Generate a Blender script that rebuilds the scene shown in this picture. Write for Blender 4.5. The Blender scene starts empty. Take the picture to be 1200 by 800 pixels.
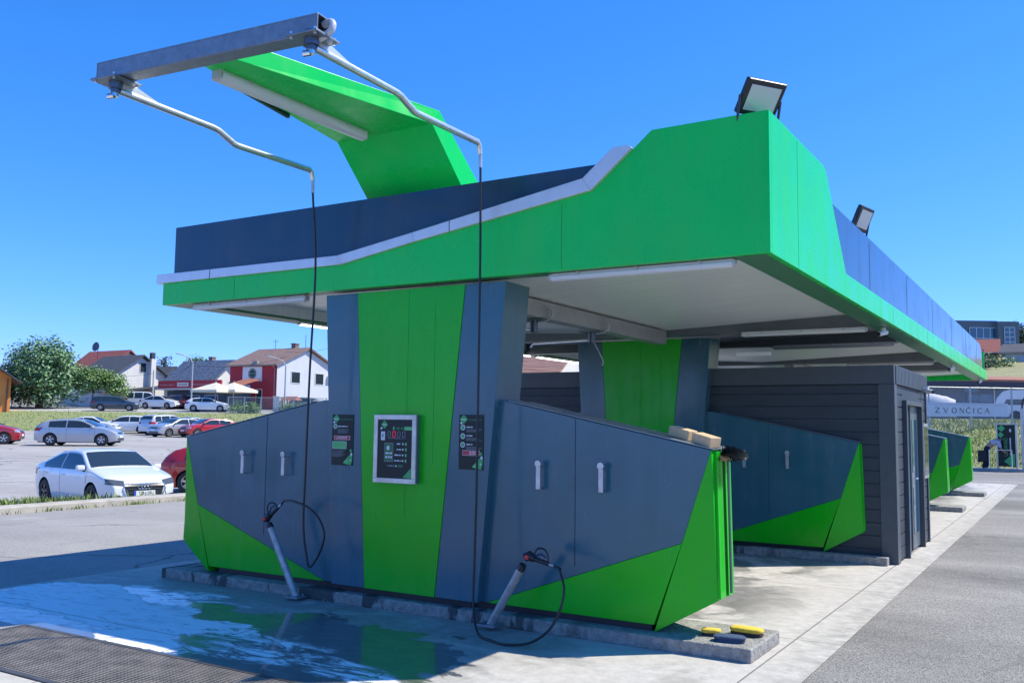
import bpy, bmesh, math, random
from mathutils import Vector, Matrix, noise
from mathutils.bvhtree import BVHTree
R_ = math.radians
random.seed(7)
sc = bpy.context.scene
col = sc.collection

# ------------------------------------------------------------------ camera
CAMR = Matrix(((0.854, 0.037, 0.52), (0.521, -0.084, -0.85), (0.012, 0.996, -0.091)))
_x = Vector((0.85385, 0.03659, 0.51923)); _y = Vector((0.52040, -0.08361, -0.84982))
_y = (_y - _x * _x.dot(_y) / _x.dot(_x)).normalized(); _x = _x.normalized(); _z = _x.cross(_y)
CAMR = Matrix((_x, _y, _z))
F = 1078.0
CAM = Vector((0, 0, 1.7))
def at(u, v, D):
    "world point seen at pixel (u, v) of the 1200x800 photograph at depth D"
    return CAM + CAMR @ Vector(((u - 600) / F * D, -(v - 400) / F * D, -D))
def ony(u, v, y):
    r = CAMR @ Vector((u - 600, -(v - 400), -F)); return CAM + r * (y / r.y)
cam_d = bpy.data.cameras.new('camera')
cam_d.sensor_width = 36; cam_d.lens = F / 1200 * 36; cam_d.clip_end = 3000; cam_d.clip_start = .05
cam = bpy.data.objects.new('camera', cam_d); col.objects.link(cam)
cam.matrix_world = Matrix.Translation(CAM) @ CAMR.to_4x4()
sc.camera = cam

# ------------------------------------------------------------------ world and sun
SUN = Vector((.63, .53, 1)).normalized()
elev = math.asin(SUN.z)
w = bpy.data.worlds.new('World'); sc.world = w; w.use_nodes = True
nt = w.node_tree; nt.nodes.clear()
wo = nt.nodes.new('ShaderNodeOutputWorld'); bg = nt.nodes.new('ShaderNodeBackground')
sky = nt.nodes.new('ShaderNodeTexSky'); sky.sky_type = 'NISHITA'; sky.sun_disc = False
sky.sun_elevation = elev; sky.sun_rotation = math.atan2(SUN.x, SUN.y)
sky.altitude = 500; sky.air_density = 1.0; sky.dust_density = 0.0; sky.ozone_density = 2.2
hs = nt.nodes.new('ShaderNodeHueSaturation'); hs.inputs['Saturation'].default_value = 1.06; hs.inputs['Hue'].default_value = .503
sep = nt.nodes.new('ShaderNodeSeparateColor'); com = nt.nodes.new('ShaderNodeCombineColor'); nt.links.new(sky.outputs[0], sep.inputs[0])
for i, (k, p) in enumerate(((.090, 1.45), (.350, .90), (.62, 1.0))):      # clear, strongly blue summer sky
    pw = nt.nodes.new('ShaderNodeMath'); pw.operation = 'POWER'; pw.inputs[1].default_value = p; nt.links.new(sep.outputs[i], pw.inputs[0])
    ml = nt.nodes.new('ShaderNodeMath'); ml.operation = 'MULTIPLY'; ml.inputs[1].default_value = k; nt.links.new(pw.outputs[0], ml.inputs[0]); nt.links.new(ml.outputs[0], com.inputs[i])
hs.inputs['Saturation'].default_value = 1.0; hs.inputs['Hue'].default_value = .5
nt.links.new(com.outputs[0], hs.inputs['Color']); nt.links.new(hs.outputs[0], bg.inputs[0]); nt.links.new(bg.outputs[0], wo.inputs[0])
bg.inputs[1].default_value = 0.15
sl = bpy.data.lights.new('sun', 'SUN'); sl.energy = 2.3; sl.angle = R_(.5); sl.color = (1, .945, .80)
so = bpy.data.objects.new('sun', sl); col.objects.link(so)
so.rotation_euler = SUN.to_track_quat('Z', 'Y').to_euler()
vs = sc.view_settings
vs.view_transform = 'Standard'; vs.look = 'None'; vs.gamma = 1; vs.use_curve_mapping = False; vs.exposure = 1.48
sc.cycles.use_denoising = True
sc.cycles.max_bounces = 6; sc.cycles.sample_clamp_indirect = 6

# ------------------------------------------------------------------ materials
MATS = {}
def mat(name, base, rough=.5, metal=0, var=0, vscale=4, bump=0, bscale=40, bdist=.01, coat=0, croug=.05, emit=0, spec=.5, var2=None, stretch=None, island=0, streak=0):
    if name in MATS: return MATS[name]
    m = bpy.data.materials.new(name); m.use_nodes = True
    n = m.node_tree.nodes; L = m.node_tree.links
    b = n['Principled BSDF']
    b.inputs['Base Color'].default_value = (*base, 1); b.inputs['Roughness'].default_value = rough
    b.inputs['Metallic'].default_value = metal; b.inputs['Specular IOR Level'].default_value = spec
    b.inputs['Coat Weight'].default_value = coat; b.inputs['Coat Roughness'].default_value = croug
    tc = n.new('ShaderNodeTexCoord'); vec = tc.outputs['Object']
    if stretch:
        mp = n.new('ShaderNodeMapping'); mp.inputs['Scale'].default_value = stretch
        L.new(vec, mp.inputs[0]); vec = mp.outputs[0]
    if var or var2:
        t = n.new('ShaderNodeTexNoise'); t.inputs['Scale'].default_value = vscale; t.inputs['Detail'].default_value = 7; t.inputs['Roughness'].default_value = .62
        L.new(vec, t.inputs['Vector'])
        mr = n.new('ShaderNodeMapRange'); mr.inputs[1].default_value = .3; mr.inputs[2].default_value = .7
        L.new(t.outputs[0], mr.inputs[0])
        mx = n.new('ShaderNodeMix'); mx.data_type = 'RGBA'
        lo = var2 if var2 else tuple(c * (1 - var) for c in base)
        hi = base if var2 else tuple(min(1, c * (1 + var)) for c in base)
        mx.inputs[6].default_value = (*lo, 1); mx.inputs[7].default_value = (*hi, 1)
        L.new(mr.outputs[0], mx.inputs[0]); L.new(mx.outputs[2], b.inputs['Base Color'])
        out = mx.outputs[2]
    else: out = None
    if island:
        g = n.new('ShaderNodeNewGeometry'); h = n.new('ShaderNodeHueSaturation')
        m1 = n.new('ShaderNodeMapRange'); m1.inputs[3].default_value = 1 - island; m1.inputs[4].default_value = 1 + island
        L.new(g.outputs['Random Per Island'], m1.inputs[0]); L.new(m1.outputs[0], h.inputs['Value'])
        if out: L.new(out, h.inputs['Color'])
        else: h.inputs['Color'].default_value = (*base, 1)
        L.new(h.outputs[0], b.inputs['Base Color'])
    if streak:      # faint dried-water runs and dust down the panels
        mp2 = n.new('ShaderNodeMapping'); mp2.inputs['Scale'].default_value = (4, 4, .3); L.new(tc.outputs['Object'], mp2.inputs[0])
        t3 = n.new('ShaderNodeTexNoise'); t3.inputs['Scale'].default_value = 1.6; t3.inputs['Detail'].default_value = 6; L.new(mp2.outputs[0], t3.inputs['Vector'])
        t4 = n.new('ShaderNodeTexNoise'); t4.inputs['Scale'].default_value = 2.3; t4.inputs['Detail'].default_value = 5; L.new(tc.outputs['Object'], t4.inputs['Vector'])
        ml = n.new('ShaderNodeMath'); ml.operation = 'MULTIPLY'; L.new(t3.outputs[0], ml.inputs[0]); L.new(t4.outputs[0], ml.inputs[1])
        m3 = n.new('ShaderNodeMapRange'); m3.inputs[1].default_value = .16; m3.inputs[2].default_value = .40; L.new(ml.outputs[0], m3.inputs[0])
        r3 = n.new('ShaderNodeMapRange'); r3.inputs[3].default_value = rough * .8; r3.inputs[4].default_value = min(1, rough + .12); L.new(m3.outputs[0], r3.inputs[0]); L.new(r3.outputs[0], b.inputs['Roughness'])
        mx3 = n.new('ShaderNodeMix'); mx3.data_type = 'RGBA'; f3 = n.new('ShaderNodeMath'); f3.operation = 'MULTIPLY'; f3.inputs[1].default_value = streak; L.new(m3.outputs[0], f3.inputs[0]); L.new(f3.outputs[0], mx3.inputs[0])
        if out: L.new(out, mx3.inputs[6])
        else: mx3.inputs[6].default_value = (*base, 1)
        mx3.inputs[7].default_value = (.30, .32, .31, 1); L.new(mx3.outputs[2], b.inputs['Base Color'])
    if bump:
        t2 = n.new('ShaderNodeTexNoise'); t2.inputs['Scale'].default_value = bscale; t2.inputs['Detail'].default_value = 4
        L.new(vec, t2.inputs['Vector'])
        bp = n.new('ShaderNodeBump'); bp.inputs['Strength'].default_value = bump; bp.inputs['Distance'].default_value = bdist
        L.new(t2.outputs[0], bp.inputs['Height']); L.new(bp.outputs[0], b.inputs['Normal'])
    if emit:
        b.inputs['Emission Color'].default_value = (*base, 1); b.inputs['Emission Strength'].default_value = emit
    MATS[name] = m
    return m
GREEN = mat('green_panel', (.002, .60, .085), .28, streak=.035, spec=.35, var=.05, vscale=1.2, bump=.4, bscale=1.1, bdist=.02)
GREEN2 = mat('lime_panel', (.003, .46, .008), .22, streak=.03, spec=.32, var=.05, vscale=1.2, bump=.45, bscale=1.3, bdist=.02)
NAVY = mat('anthracite_panel', (.030, .120, .160), .18, streak=.07, var=.08, vscale=1.5, bump=.45, bscale=1.0, bdist=.02)
NAVYTOP = mat('blue_parapet_panel', (.014, .048, .085), .14, streak=.03, var=.06, vscale=1.5, bump=.3, bscale=.9, bdist=.012)
SILVER = mat('silver_trim', (.62, .64, .66), .32, .35, var=.08, vscale=6)
STEEL = mat('stainless_steel', (.78, .78, .77), .3, .85, var=.12, vscale=20)
BRUSHED = mat('brushed_steel', (.50, .50, .50), .42, .8, var=.2, vscale=12)
GALV = mat('galvanised_steel', (.23, .27, .31), .45, .7, var=.16, vscale=16, bump=.2, bscale=30)
BLACK = mat('black_rubber', (.012, .012, .013), .45)
BLACKP = mat('black_plastic', (.016, .017, .02), .35)
REDP = mat('red_plastic', (.55, .03, .03), .4)
CEIL = mat('ceiling_panel', (.70, .76, .74), .34, var=.08, vscale=3, stretch=(.3, 6, 1), bump=.08, bscale=14)
DARKM = mat('dark_steel', (.04, .05, .06), .5)
WHITEP = mat('white_plastic', (.72, .73, .72), .35, var=.06)
LAMPG = mat('lamp_glass', (.62, .66, .68), .18, coat=.3)
LAMPON = mat('lit_tube', (1, .98, .93), .3, emit=1.6)
PLINTH = mat('black_plinth', (.012, .016, .022), .5, var=.3)
SIDING = mat('grey_siding', (.034, .047, .057), .5, var=.16, vscale=3, bump=.2, bscale=60, stretch=(1, .2, 3))
SIDTRIM = mat('grey_trim', (.07, .085, .095), .45, var=.1, vscale=8)
GLASS = mat('dark_glass', (.022, .034, .042), .04, spec=.8)
GLASSB = mat('blue_glass', (.03, .10, .17), .05, spec=.9)
TYRE = mat('tyre_rubber', (.018, .018, .019), .7)
ALLOY = mat('alloy_rim', (.55, .56, .58), .28, .7)
DARKRIM = mat('dark_rim', (.09, .09, .1), .3, .6)
CHROME = mat('chrome_trim', (.75, .75, .77), .12, 1)
HEADL = mat('headlight_lens', (.35, .38, .40), .08, spec=.9)
HEADD = mat('smoked_headlight', (.08, .09, .10), .06, spec=.9)
TAIL = mat('red_lens', (.38, .012, .015), .15)
UNDER = mat('car_underbody', (.008, .008, .009), .8)
PLATE = mat('white_plate', (.75, .76, .76), .4)
PBLUE = mat('plate_blue', (.02, .08, .5), .4)
INKB = mat('black_ink', (.012, .012, .014), .5)
WOODB = mat('beige_block', (.66, .45, .24), .8, var=.12, vscale=30, bump=.4, bscale=120, bdist=.003)
YELLOW = mat('yellow_sponge', (.75, .50, .05), .9, var=.18, vscale=40, bump=.8, bscale=160, bdist=.006)
BLUESP = mat('blue_sponge', (.05, .08, .14), .9, var=.35, vscale=40, bump=.9, bscale=160, bdist=.008)
DKSP = mat('dark_sponge_base', (.04, .035, .03), .9)
KERBC = mat('kerb_concrete', (.36, .35, .33), .85, var=.22, vscale=9, bump=.6, bscale=60, bdist=.008)

def concrete_kerb_mat():
    "concrete with dark algae and damp runs on its upright faces"
    m = bpy.data.materials.new('stained_kerb'); m.use_nodes = True
    n = m.node_tree.nodes; L = m.node_tree.links; b = n['Principled BSDF']
    tc = n.new('ShaderNodeTexCoord')
    t = n.new('ShaderNodeTexNoise'); t.inputs['Scale'].default_value = 16; t.inputs['Detail'].default_value = 12; t.inputs['Roughness'].default_value = .75; L.new(tc.outputs['Object'], t.inputs['Vector'])
    cr = n.new('ShaderNodeValToRGB'); cr.color_ramp.elements[0].position = .3; cr.color_ramp.elements[0].color = (.13, .125, .11, 1)
    cr.color_ramp.elements[1].position = .62; cr.color_ramp.elements[1].color = (.38, .365, .33, 1); L.new(t.outputs[0], cr.inputs[0])
    mp = n.new('ShaderNodeMapping'); mp.inputs['Scale'].default_value = (3.0, .9, 1.3); L.new(tc.outputs['Object'], mp.inputs[0])
    t2 = n.new('ShaderNodeTexNoise'); t2.inputs['Scale'].default_value = 1.0; t2.inputs['Detail'].default_value = 7; t2.inputs['Distortion'].default_value = .5; L.new(mp.outputs[0], t2.inputs['Vector'])
    r2 = n.new('ShaderNodeMapRange'); r2.inputs[1].default_value = .535; r2.inputs[2].default_value = .56; L.new(t2.outputs[0], r2.inputs[0])
    sx = n.new('ShaderNodeSeparateXYZ'); L.new(tc.outputs['Object'], sx.inputs[0])
    r3 = n.new('ShaderNodeMapRange'); r3.inputs[1].default_value = .3; r3.inputs[2].default_value = -.9; L.new(sx.outputs[0], r3.inputs[0])
    mu = n.new('ShaderNodeMath'); mu.operation = 'MULTIPLY'; L.new(r2.outputs[0], mu.inputs[0]); L.new(r3.outputs[0], mu.inputs[1])
    mu2 = n.new('ShaderNodeMath'); mu2.operation = 'MULTIPLY'; mu2.inputs[1].default_value = .85; L.new(mu.outputs[0], mu2.inputs[0])
    mx = n.new('ShaderNodeMix'); mx.data_type = 'RGBA'; L.new(mu2.outputs[0], mx.inputs[0]); L.new(cr.outputs[0], mx.inputs[6]); mx.inputs[7].default_value = (.035, .045, .045, 1)
    L.new(mx.outputs[2], b.inputs['Base Color']); b.inputs['Roughness'].default_value = .8
    bp = n.new('ShaderNodeBump'); bp.inputs['Strength'].default_value = .9; bp.inputs['Distance'].default_value = .02
    t3 = n.new('ShaderNodeTexNoise'); t3.inputs['Scale'].default_value = 50; t3.inputs['Detail'].default_value = 5; L.new(tc.outputs['Object'], t3.inputs['Vector'])
    L.new(t3.outputs[0], bp.inputs['Height']); L.new(bp.outputs[0], b.inputs['Normal'])
    return m
KERBS = concrete_kerb_mat()

def slab_mat():
    "washing-bay concrete: pale slab with stains, a wet area and white foam in front of the first wall"
    m = bpy.data.materials.new('wash_slab'); m.use_nodes = True
    n = m.node_tree.nodes; L = m.node_tree.links; b = n['Principled BSDF']
    g = n.new('ShaderNodeNewGeometry'); P = g.outputs['Position']
    def noi(scale, detail=6, rough=.6, st=(1, 1, 1), off=(0, 0, 0), dist=0):
        mp = n.new('ShaderNodeMapping'); mp.inputs['Scale'].default_value = st; mp.inputs['Location'].default_value = off; L.new(P, mp.inputs[0])
        t = n.new('ShaderNodeTexNoise'); t.inputs['Scale'].default_value = scale; t.inputs['Detail'].default_value = detail; t.inputs['Roughness'].default_value = rough; t.inputs['Distortion'].default_value = dist
        L.new(mp.outputs[0], t.inputs['Vector']); return t.outputs[0]
    def mr(src, a, bb, c=0, d=1, smooth=True):
        r = n.new('ShaderNodeMapRange'); r.interpolation_type = 'SMOOTHSTEP' if smooth else 'LINEAR'
        for i, v in zip((1, 2, 3, 4), (a, bb, c, d)): r.inputs[i].default_value = v
        L.new(src, r.inputs[0]); return r.outputs[0]
    def ma(op, a, bb):
        x = n.new('ShaderNodeMath'); x.operation = op
        for i, v in enumerate((a, bb)):
            if isinstance(v, (int, float)): x.inputs[i].default_value = v
            else: L.new(v, x.inputs[i])
        return x.outputs[0]
    def mix(f, a, bb):
        x = n.new('ShaderNodeMix'); x.data_type = 'RGBA'
        for i, v in zip((0, 6, 7), (f, a, bb)):
            if isinstance(v, tuple): x.inputs[i].default_value = (*v, 1)
            elif isinstance(v, float): x.inputs[i].default_value = v
            else: L.new(v, x.inputs[i])
        return x.outputs[2]
    s = n.new('ShaderNodeSeparateXYZ'); L.new(P, s.inputs[0]); X, Y = s.outputs[0], s.outputs[1]
    big = noi(.55, 6); fine = noi(9, 8, .7); stain = noi(1.1, 7, .65, (1, .7, 1), (3, 1, 0), .6)
    base = mix(mr(fine, .3, .7), (.42, .395, .35), (.57, .54, .49))
    base = mix(ma('MULTIPLY', mr(big, .42, .62), .4), base, (.47, .435, .38))
    base = mix(ma('MULTIPLY', mr(stain, .55, .63), .45), base, (.25, .23, .19))
    # puddle and foam outlines: ellipses on the slab with a noise-warped edge
    wn = noi(.95, 7, .62, (.8, 1.3, 1), (5, 2, 0), .8); wn2 = noi(.95, 7, .62, (.8, 1.3, 1), (1, 9, 0), .8)
    Xw = ma('ADD', X, ma('MULTIPLY', ma('SUBTRACT', wn, .5), 2.6)); Yw = ma('ADD', Y, ma('MULTIPLY', ma('SUBTRACT', wn2, .5), 1.3))
    def ell(cx, cy, rx, ry, soft=.05):
        dx = ma('MULTIPLY', ma('SUBTRACT', Xw, cx), 1 / rx); dy = ma('MULTIPLY', ma('SUBTRACT', Yw, cy), 1 / ry)
        return mr(ma('SQRT', ma('ADD', ma('MULTIPLY', dx, dx), ma('MULTIPLY', dy, dy)), 0), 1 + soft, 1 - soft)
    def mx_(*q):
        r = q[0]
        for k in q[1:]: r = ma('MAXIMUM', r, k)
        return r
    inb = ma('MULTIPLY', mr(X, -9.3, -9.2), mr(Y, 4.2, 4.4))
    pool = ma('MULTIPLY', mx_(ell(-5.15, 5.3, 1.5, .95), ell(-7.5, 5.25, 2.2, .9), ell(-4.2, 5.6, .6, .3)), inb)
    damp = ma('MULTIPLY', ma('MULTIPLY', ma('MULTIPLY', mr(Xw, -3.2, -3.7), mr(Y, 6.9, 6.7)), inb), mr(noi(1.6, 6, .6, (.6, 1.5, 1), (1, 7, 0), .5), .40, .50, .45, 1))
    w2 = ma('MULTIPLY', mr(noi(.8, 7, .62, (1, 1, 1), (11, 3, 0), .6), .45, .53), ma('MULTIPLY', mr(Y, 7.3, 7.6), mr(X, -2.1, -3.0)))
    wet = mx_(pool, ma('MULTIPLY', damp, .45), ma('MULTIPLY', w2, .62))
    base = mix(ma('MULTIPLY', wet, .84), base, (.055, .06, .058))
    lace = noi(4.2, 9, .74, (.5, 1.5, 1), (0, 3, 0), 1.4)
    foamL = ma('MULTIPLY', mx_(ell(-7.9, 5.4, 1.55, .52), ell(-6.75, 5.15, .95, .48), ell(-8.6, 5.75, .6, .35), ell(-6.2, 4.75, .7, .25)), mr(lace, .30, .50, .18, 1))
    foamR = ma('MULTIPLY', mx_(ell(-5.6, 5.3, .8, .17, .3), ell(-4.75, 4.9, .9, .22, .3), ell(-7.0, 6.2, .5, .09, .4), ell(-8.0, 6.15, .35, .08, .4)), mr(lace, .44, .56, .05, .95))
    foam = ma('MULTIPLY', mx_(foamL, foamR), inb)
    base = mix(ma('MULTIPLY', foam, .95), base, (.92, .93, .93))
    # dirt creeping in from the asphalt joint
    ed = ma('MULTIPLY', mr(ma('ADD', X, ma('MULTIPLY', ma('SUBTRACT', noi(2.2, 8, .7), .5), 1.1)), -2.15, -1.6), mr(noi(6, 6, .7), .35, .65))
    base = mix(ma('MULTIPLY', ed, .55), base, (.20, .19, .17))
    # saw-cut joints
    jx = ma('ABSOLUTE', ma('SUBTRACT', ma('FRACT', ma('ADD', ma('MULTIPLY', Y, 1 / 2.7), .64), 0), .5), 0)
    joint = mr(jx, .0016, .0032, 1, 0)
    jy = ma('ABSOLUTE', ma('SUBTRACT', ma('FRACT', ma('ADD', ma('MULTIPLY', X, 1 / 3.83), .02), 0), .5), 0)
    joint = ma('MAXIMUM', joint, mr(jy, .0012, .0024, 1, 0))
    base = mix(ma('MULTIPLY', joint, .75), base, (.07, .065, .06))
    L.new(base, b.inputs['Base Color'])
    wc = ma('MULTIPLY', wet, ma('SUBTRACT', 1.0, ma('MULTIPLY', foam, 1.0)))
    wc = ma('MULTIPLY', wc, mr(noi(6.5, 8, .72, (.6, 1.5, 1), (4, 4, 0), 1.0), .36, .58, .62, 1))
    L.new(mr(wc, 0, 1, .82, .3, False), b.inputs['Roughness'])
    L.new(mr(wc, .3, .9), b.inputs['Coat Weight']); L.new(mr(noi(3, 6, .65), .35, .65, .03, .12), b.inputs['Coat Roughness'])
    bp = n.new('ShaderNodeBump'); bp.inputs['Distance'].default_value = .006
    L.new(mr(wc, 0, 1, .55, .13, False), bp.inputs['Strength']); L.new(noi(38, 6, .7), bp.inputs['Height']); L.new(bp.outputs[0], b.inputs['Normal'])
    return m

def asphalt_mat(name, lo, hi, speck=260, patch=.4, pale_amt=.18, crack_amt=.22):
    m = bpy.data.materials.new(name); m.use_nodes = True
    n = m.node_tree.nodes; L = m.node_tree.links; b = n['Principled BSDF']
    g = n.new('ShaderNodeNewGeometry'); P = g.outputs['Position']
    def noi(scale, detail=5, rough=.6, st=(1, 1, 1)):
        mp = n.new('ShaderNodeMapping'); mp.inputs['Scale'].default_value = st; L.new(P, mp.inputs[0])
        t = n.new('ShaderNodeTexNoise'); t.inputs['Scale'].default_value = scale; t.inputs['Detail'].default_value = detail; t.inputs['Roughness'].default_value = rough
        L.new(mp.outputs[0], t.inputs['Vector']); return t.outputs[0]
    vo = n.new('ShaderNodeTexVoronoi'); vo.inputs['Scale'].default_value = speck / 3; L.new(P, vo.inputs['Vector'])
    mx = n.new('ShaderNodeMix'); mx.data_type = 'RGBA'; mx.inputs[6].default_value = (*lo, 1); mx.inputs[7].default_value = (*hi, 1)
    sep = n.new('ShaderNodeSeparateColor'); L.new(vo.outputs['Color'], sep.inputs[0]); L.new(sep.outputs[0], mx.inputs[0])
    r = n.new('ShaderNodeMapRange'); r.inputs[1].default_value = .35; r.inputs[2].default_value = .65; r.inputs[3].default_value = 1 - patch; r.inputs[4].default_value = 1 + patch * .4
    L.new(noi(.35, 7, .6, (.4, 1, 1)), r.inputs[0])
    h = n.new('ShaderNodeHueSaturation'); L.new(mx.outputs[2], h.inputs['Color']); L.new(r.outputs[0], h.inputs['Value'])
    wp = n.new('ShaderNodeTexNoise'); wp.inputs['Scale'].default_value = .9; wp.inputs['Detail'].default_value = 5; L.new(P, wp.inputs['Vector'])
    va = n.new('ShaderNodeVectorMath'); va.operation = 'ADD'; L.new(P, va.inputs[0]); L.new(wp.outputs['Color'], va.inputs[1])
    v2 = n.new('ShaderNodeTexVoronoi'); v2.feature = 'DISTANCE_TO_EDGE'; v2.inputs['Scale'].default_value = .27; L.new(va.outputs[0], v2.inputs['Vector'])
    def mrr(src, a, c, d=0, e=1):
        q = n.new('ShaderNodeMapRange'); q.interpolation_type = 'SMOOTHSTEP'
        for i, v in zip((1, 2, 3, 4), (a, c, d, e)): q.inputs[i].default_value = v
        L.new(src, q.inputs[0]); return q.outputs[0]
    def mul(a, c):
        q = n.new('ShaderNodeMath'); q.operation = 'MULTIPLY'; L.new(a, q.inputs[0])
        if isinstance(c, float): q.inputs[1].default_value = c
        else: L.new(c, q.inputs[1])
        return q.outputs[0]
    def mixc(f, a, c):
        q = n.new('ShaderNodeMix'); q.data_type = 'RGBA'; L.new(f, q.inputs[0]); L.new(a, q.inputs[6]); q.inputs[7].default_value = (*c, 1); return q.outputs[2]
    crack = mul(mul(mrr(v2.outputs['Distance'], .004, .011, 1, 0), mrr(noi(.22, 3), .46, .56)), crack_amt)
    stain = mul(mrr(noi(.55, 6, .65), .60, .70), .38)
    pale = mul(mrr(noi(.5, 8, .7, (1.6, .28, 1)), .58, .68), pale_amt)
    c_ = mixc(crack, h.outputs[0], (.04, .04, .038)); c_ = mixc(stain, c_, tuple(x * .45 for x in lo)); c_ = mixc(pale, c_, (.55, .54, .52))
    L.new(c_, b.inputs['Base Color']); b.inputs['Roughness'].default_value = .9
    bp = n.new('ShaderNodeBump'); bp.inputs['Strength'].default_value = .7; bp.inputs['Distance'].default_value = .008
    L.new(vo.outputs['Distance'], bp.inputs['Height']); L.new(bp.outputs[0], b.inputs['Normal'])
    return m
SLAB = slab_mat()
ASPH = asphalt_mat('asphalt_side', (.175, .166, .15), (.385, .365, .335))
ASPHL = asphalt_mat('asphalt_road', (.27, .26, .245), (.37, .355, .335), 200, .22, .6, .55)
LOTM = asphalt_mat('asphalt_lot', (.32, .305, .29), (.42, .40, .375), 120, .16, .3, .6)
FARROAD = mat('far_road', (.40, .39, .37), .9, var=.1, vscale=.3)
GRASSB = mat('bank_grass', (.22, .30, .085), .95, var2=(.38, .37, .19), vscale=1.6, bump=1, bscale=7, bdist=.25)
GRASSD = mat('dry_grass', (.42, .40, .20), .95, var2=(.28, .27, .12), vscale=.9, bump=1, bscale=5, bdist=.3)
DIRT = mat('yard_ground', (.30, .29, .24), .95, var=.25, vscale=.4)
LEAFG = mat('grass_blade', (.20, .27, .08), .7, island=.45)
PAINT = mat('road_paint', (.62, .61, .57), .8, var=.25, vscale=9)

# ------------------------------------------------------------------ mesh helpers
class MB:
    def __init__(s): s.v = []; s.f = []; s.m = []; s.cur = 0
    def add(s, vs, fs):
        o = len(s.v); s.v += [tuple(x) for x in vs]; s.f += [tuple(i + o for i in f) for f in fs]; s.m += [s.cur] * len(fs); return s
    def box(s, a, b):
        (x0, y0, z0), (x1, y1, z1) = a, b
        return s.add([(x0, y0, z0), (x1, y0, z0), (x1, y1, z0), (x0, y1, z0), (x0, y0, z1), (x1, y0, z1), (x1, y1, z1), (x0, y1, z1)],
                     [(0, 3, 2, 1), (4, 5, 6, 7), (0, 1, 5, 4), (1, 2, 6, 5), (2, 3, 7, 6), (3, 0, 4, 7)])
    def obox(s, c, size, M=None):
        "box of a size about c turned by M"
        h = Vector(size) / 2; M = M or Matrix.Identity(3)
        vs = [Vector(c) + M @ Vector((sx * h.x, sy * h.y, sz * h.z)) for sz in (-1, 1) for sx, sy in ((-1, -1), (1, -1), (1, 1), (-1, 1))]
        return s.add(vs, [(0, 3, 2, 1), (4, 5, 6, 7), (0, 1, 5, 4), (1, 2, 6, 5), (2, 3, 7, 6), (3, 0, 4, 7)])
    def loft(s, A, B, cap=True):
        "two polygons with equal counts joined"
        n = len(A); fs = [(i, (i + 1) % n, n + (i + 1) % n, n + i) for i in range(n)]
        if cap: fs += [tuple(range(n - 1, -1, -1)), tuple(range(n, 2 * n))]
        return s.add(list(A) + list(B), fs)
    def prismy(s, poly, y0, y1):
        "polygon of (x, z) swept along y"
        return s.loft([(x, y0, z) for x, z in poly], [(x, y1, z) for x, z in poly])
    def prismx(s, poly, x0, x1):
        return s.loft([(x0, y, z) for y, z in poly], [(x1, y, z) for y, z in poly])
    def prismz(s, poly, z0, z1):
        return s.loft([(x, y, z0) for x, y in poly], [(x, y, z1) for x, y in poly])
    def tube(s, pts, r, n=10, cap=True):
        pts = [Vector(p) for p in pts]; rings = []
        up = Vector((0, 0, 1))
        for i, p in enumerate(pts):
            t = (pts[min(i + 1, len(pts) - 1)] - pts[max(i - 1, 0)]).normalized()
            if i == 0: a = t.orthogonal().normalized()
            else: a = (a - t * a.dot(t)).normalized()
            b = t.cross(a); rr = r[i] if isinstance(r, (list, tuple)) else r
            rings.append([p + (a * math.cos(k * 2 * math.pi / n) + b * math.sin(k * 2 * math.pi / n)) * rr for k in range(n)])
        vs = [v for q in rings for v in q]; fs = []
        for i in range(len(pts) - 1):
            for k in range(n):
                fs.append((i * n + k, i * n + (k + 1) % n, (i + 1) * n + (k + 1) % n, (i + 1) * n + k))
        if cap: fs += [tuple(range(n - 1, -1, -1)), tuple((len(pts) - 1) * n + k for k in range(n))]
        return s.add(vs, fs)
    def grid(s, rows):
        nr, nc = len(rows), len(rows[0])
        return s.add([p for r in rows for p in r], [(i * nc + j, i * nc + j + 1, (i + 1) * nc + j + 1, (i + 1) * nc + j) for i in range(nr - 1) for j in range(nc - 1)])
    def build(s, name, mats, parent=None, smooth=False, bevel=0, fix=True, angle=None):
        me = bpy.data.meshes.new(name)
        off = Vector((0, 0, 0))
        if parent is not None and parent.get('_world'): off = Vector(parent['_world'])
        me.from_pydata([Vector(v) - off for v in s.v], [], s.f)
        if not isinstance(mats, (list, tuple)): mats = [mats]
        for m in mats: me.materials.append(m)
        if len(mats) > 1: me.polygons.foreach_set('material_index', s.m)
        if fix:
            bm = bmesh.new(); bm.from_mesh(me); bmesh.ops.recalc_face_normals(bm, faces=bm.faces); bm.to_mesh(me); bm.free()
        if smooth:
            me.polygons.foreach_set('use_smooth', [True] * len(me.polygons))
            me.set_sharp_from_angle(angle=R_(angle or 40))
        me.update()
        o = bpy.data.objects.new(name, me); col.objects.link(o)
        if parent is not None:
            o.parent = parent
            if parent.get('_world'): o['_world'] = parent['_world']
        if bevel:
            bv = o.modifiers.new('bevel', 'BEVEL'); bv.width = bevel; bv.segments = 2; bv.limit_method = 'ANGLE'; bv.angle_limit = R_(35)
        return o
def tag(o, label=None, cat=None, group=None, kind=None):
    if label: o['label'] = label
    if cat: o['category'] = cat
    if group: o['group'] = group
    if kind: o['kind'] = kind
    return o
def thing(name, label, cat, loc=(0, 0, 0), rz=0, group=None, world=False):
    "an Empty at the base; world=True means children are given in world coordinates"
    o = bpy.data.objects.new(name, None); col.objects.link(o); o.location = loc; o.rotation_euler = (0, 0, rz); o.empty_display_size = .1
    if world: o['_world'] = tuple(loc)
    return tag(o, label, cat, group)
def copy_tree(o, parent=None):
    c = o.copy(); col.objects.link(c)
    if parent is not None: c.parent = parent
    for ch in list(o.children): copy_tree(ch, c)
    return c
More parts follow.
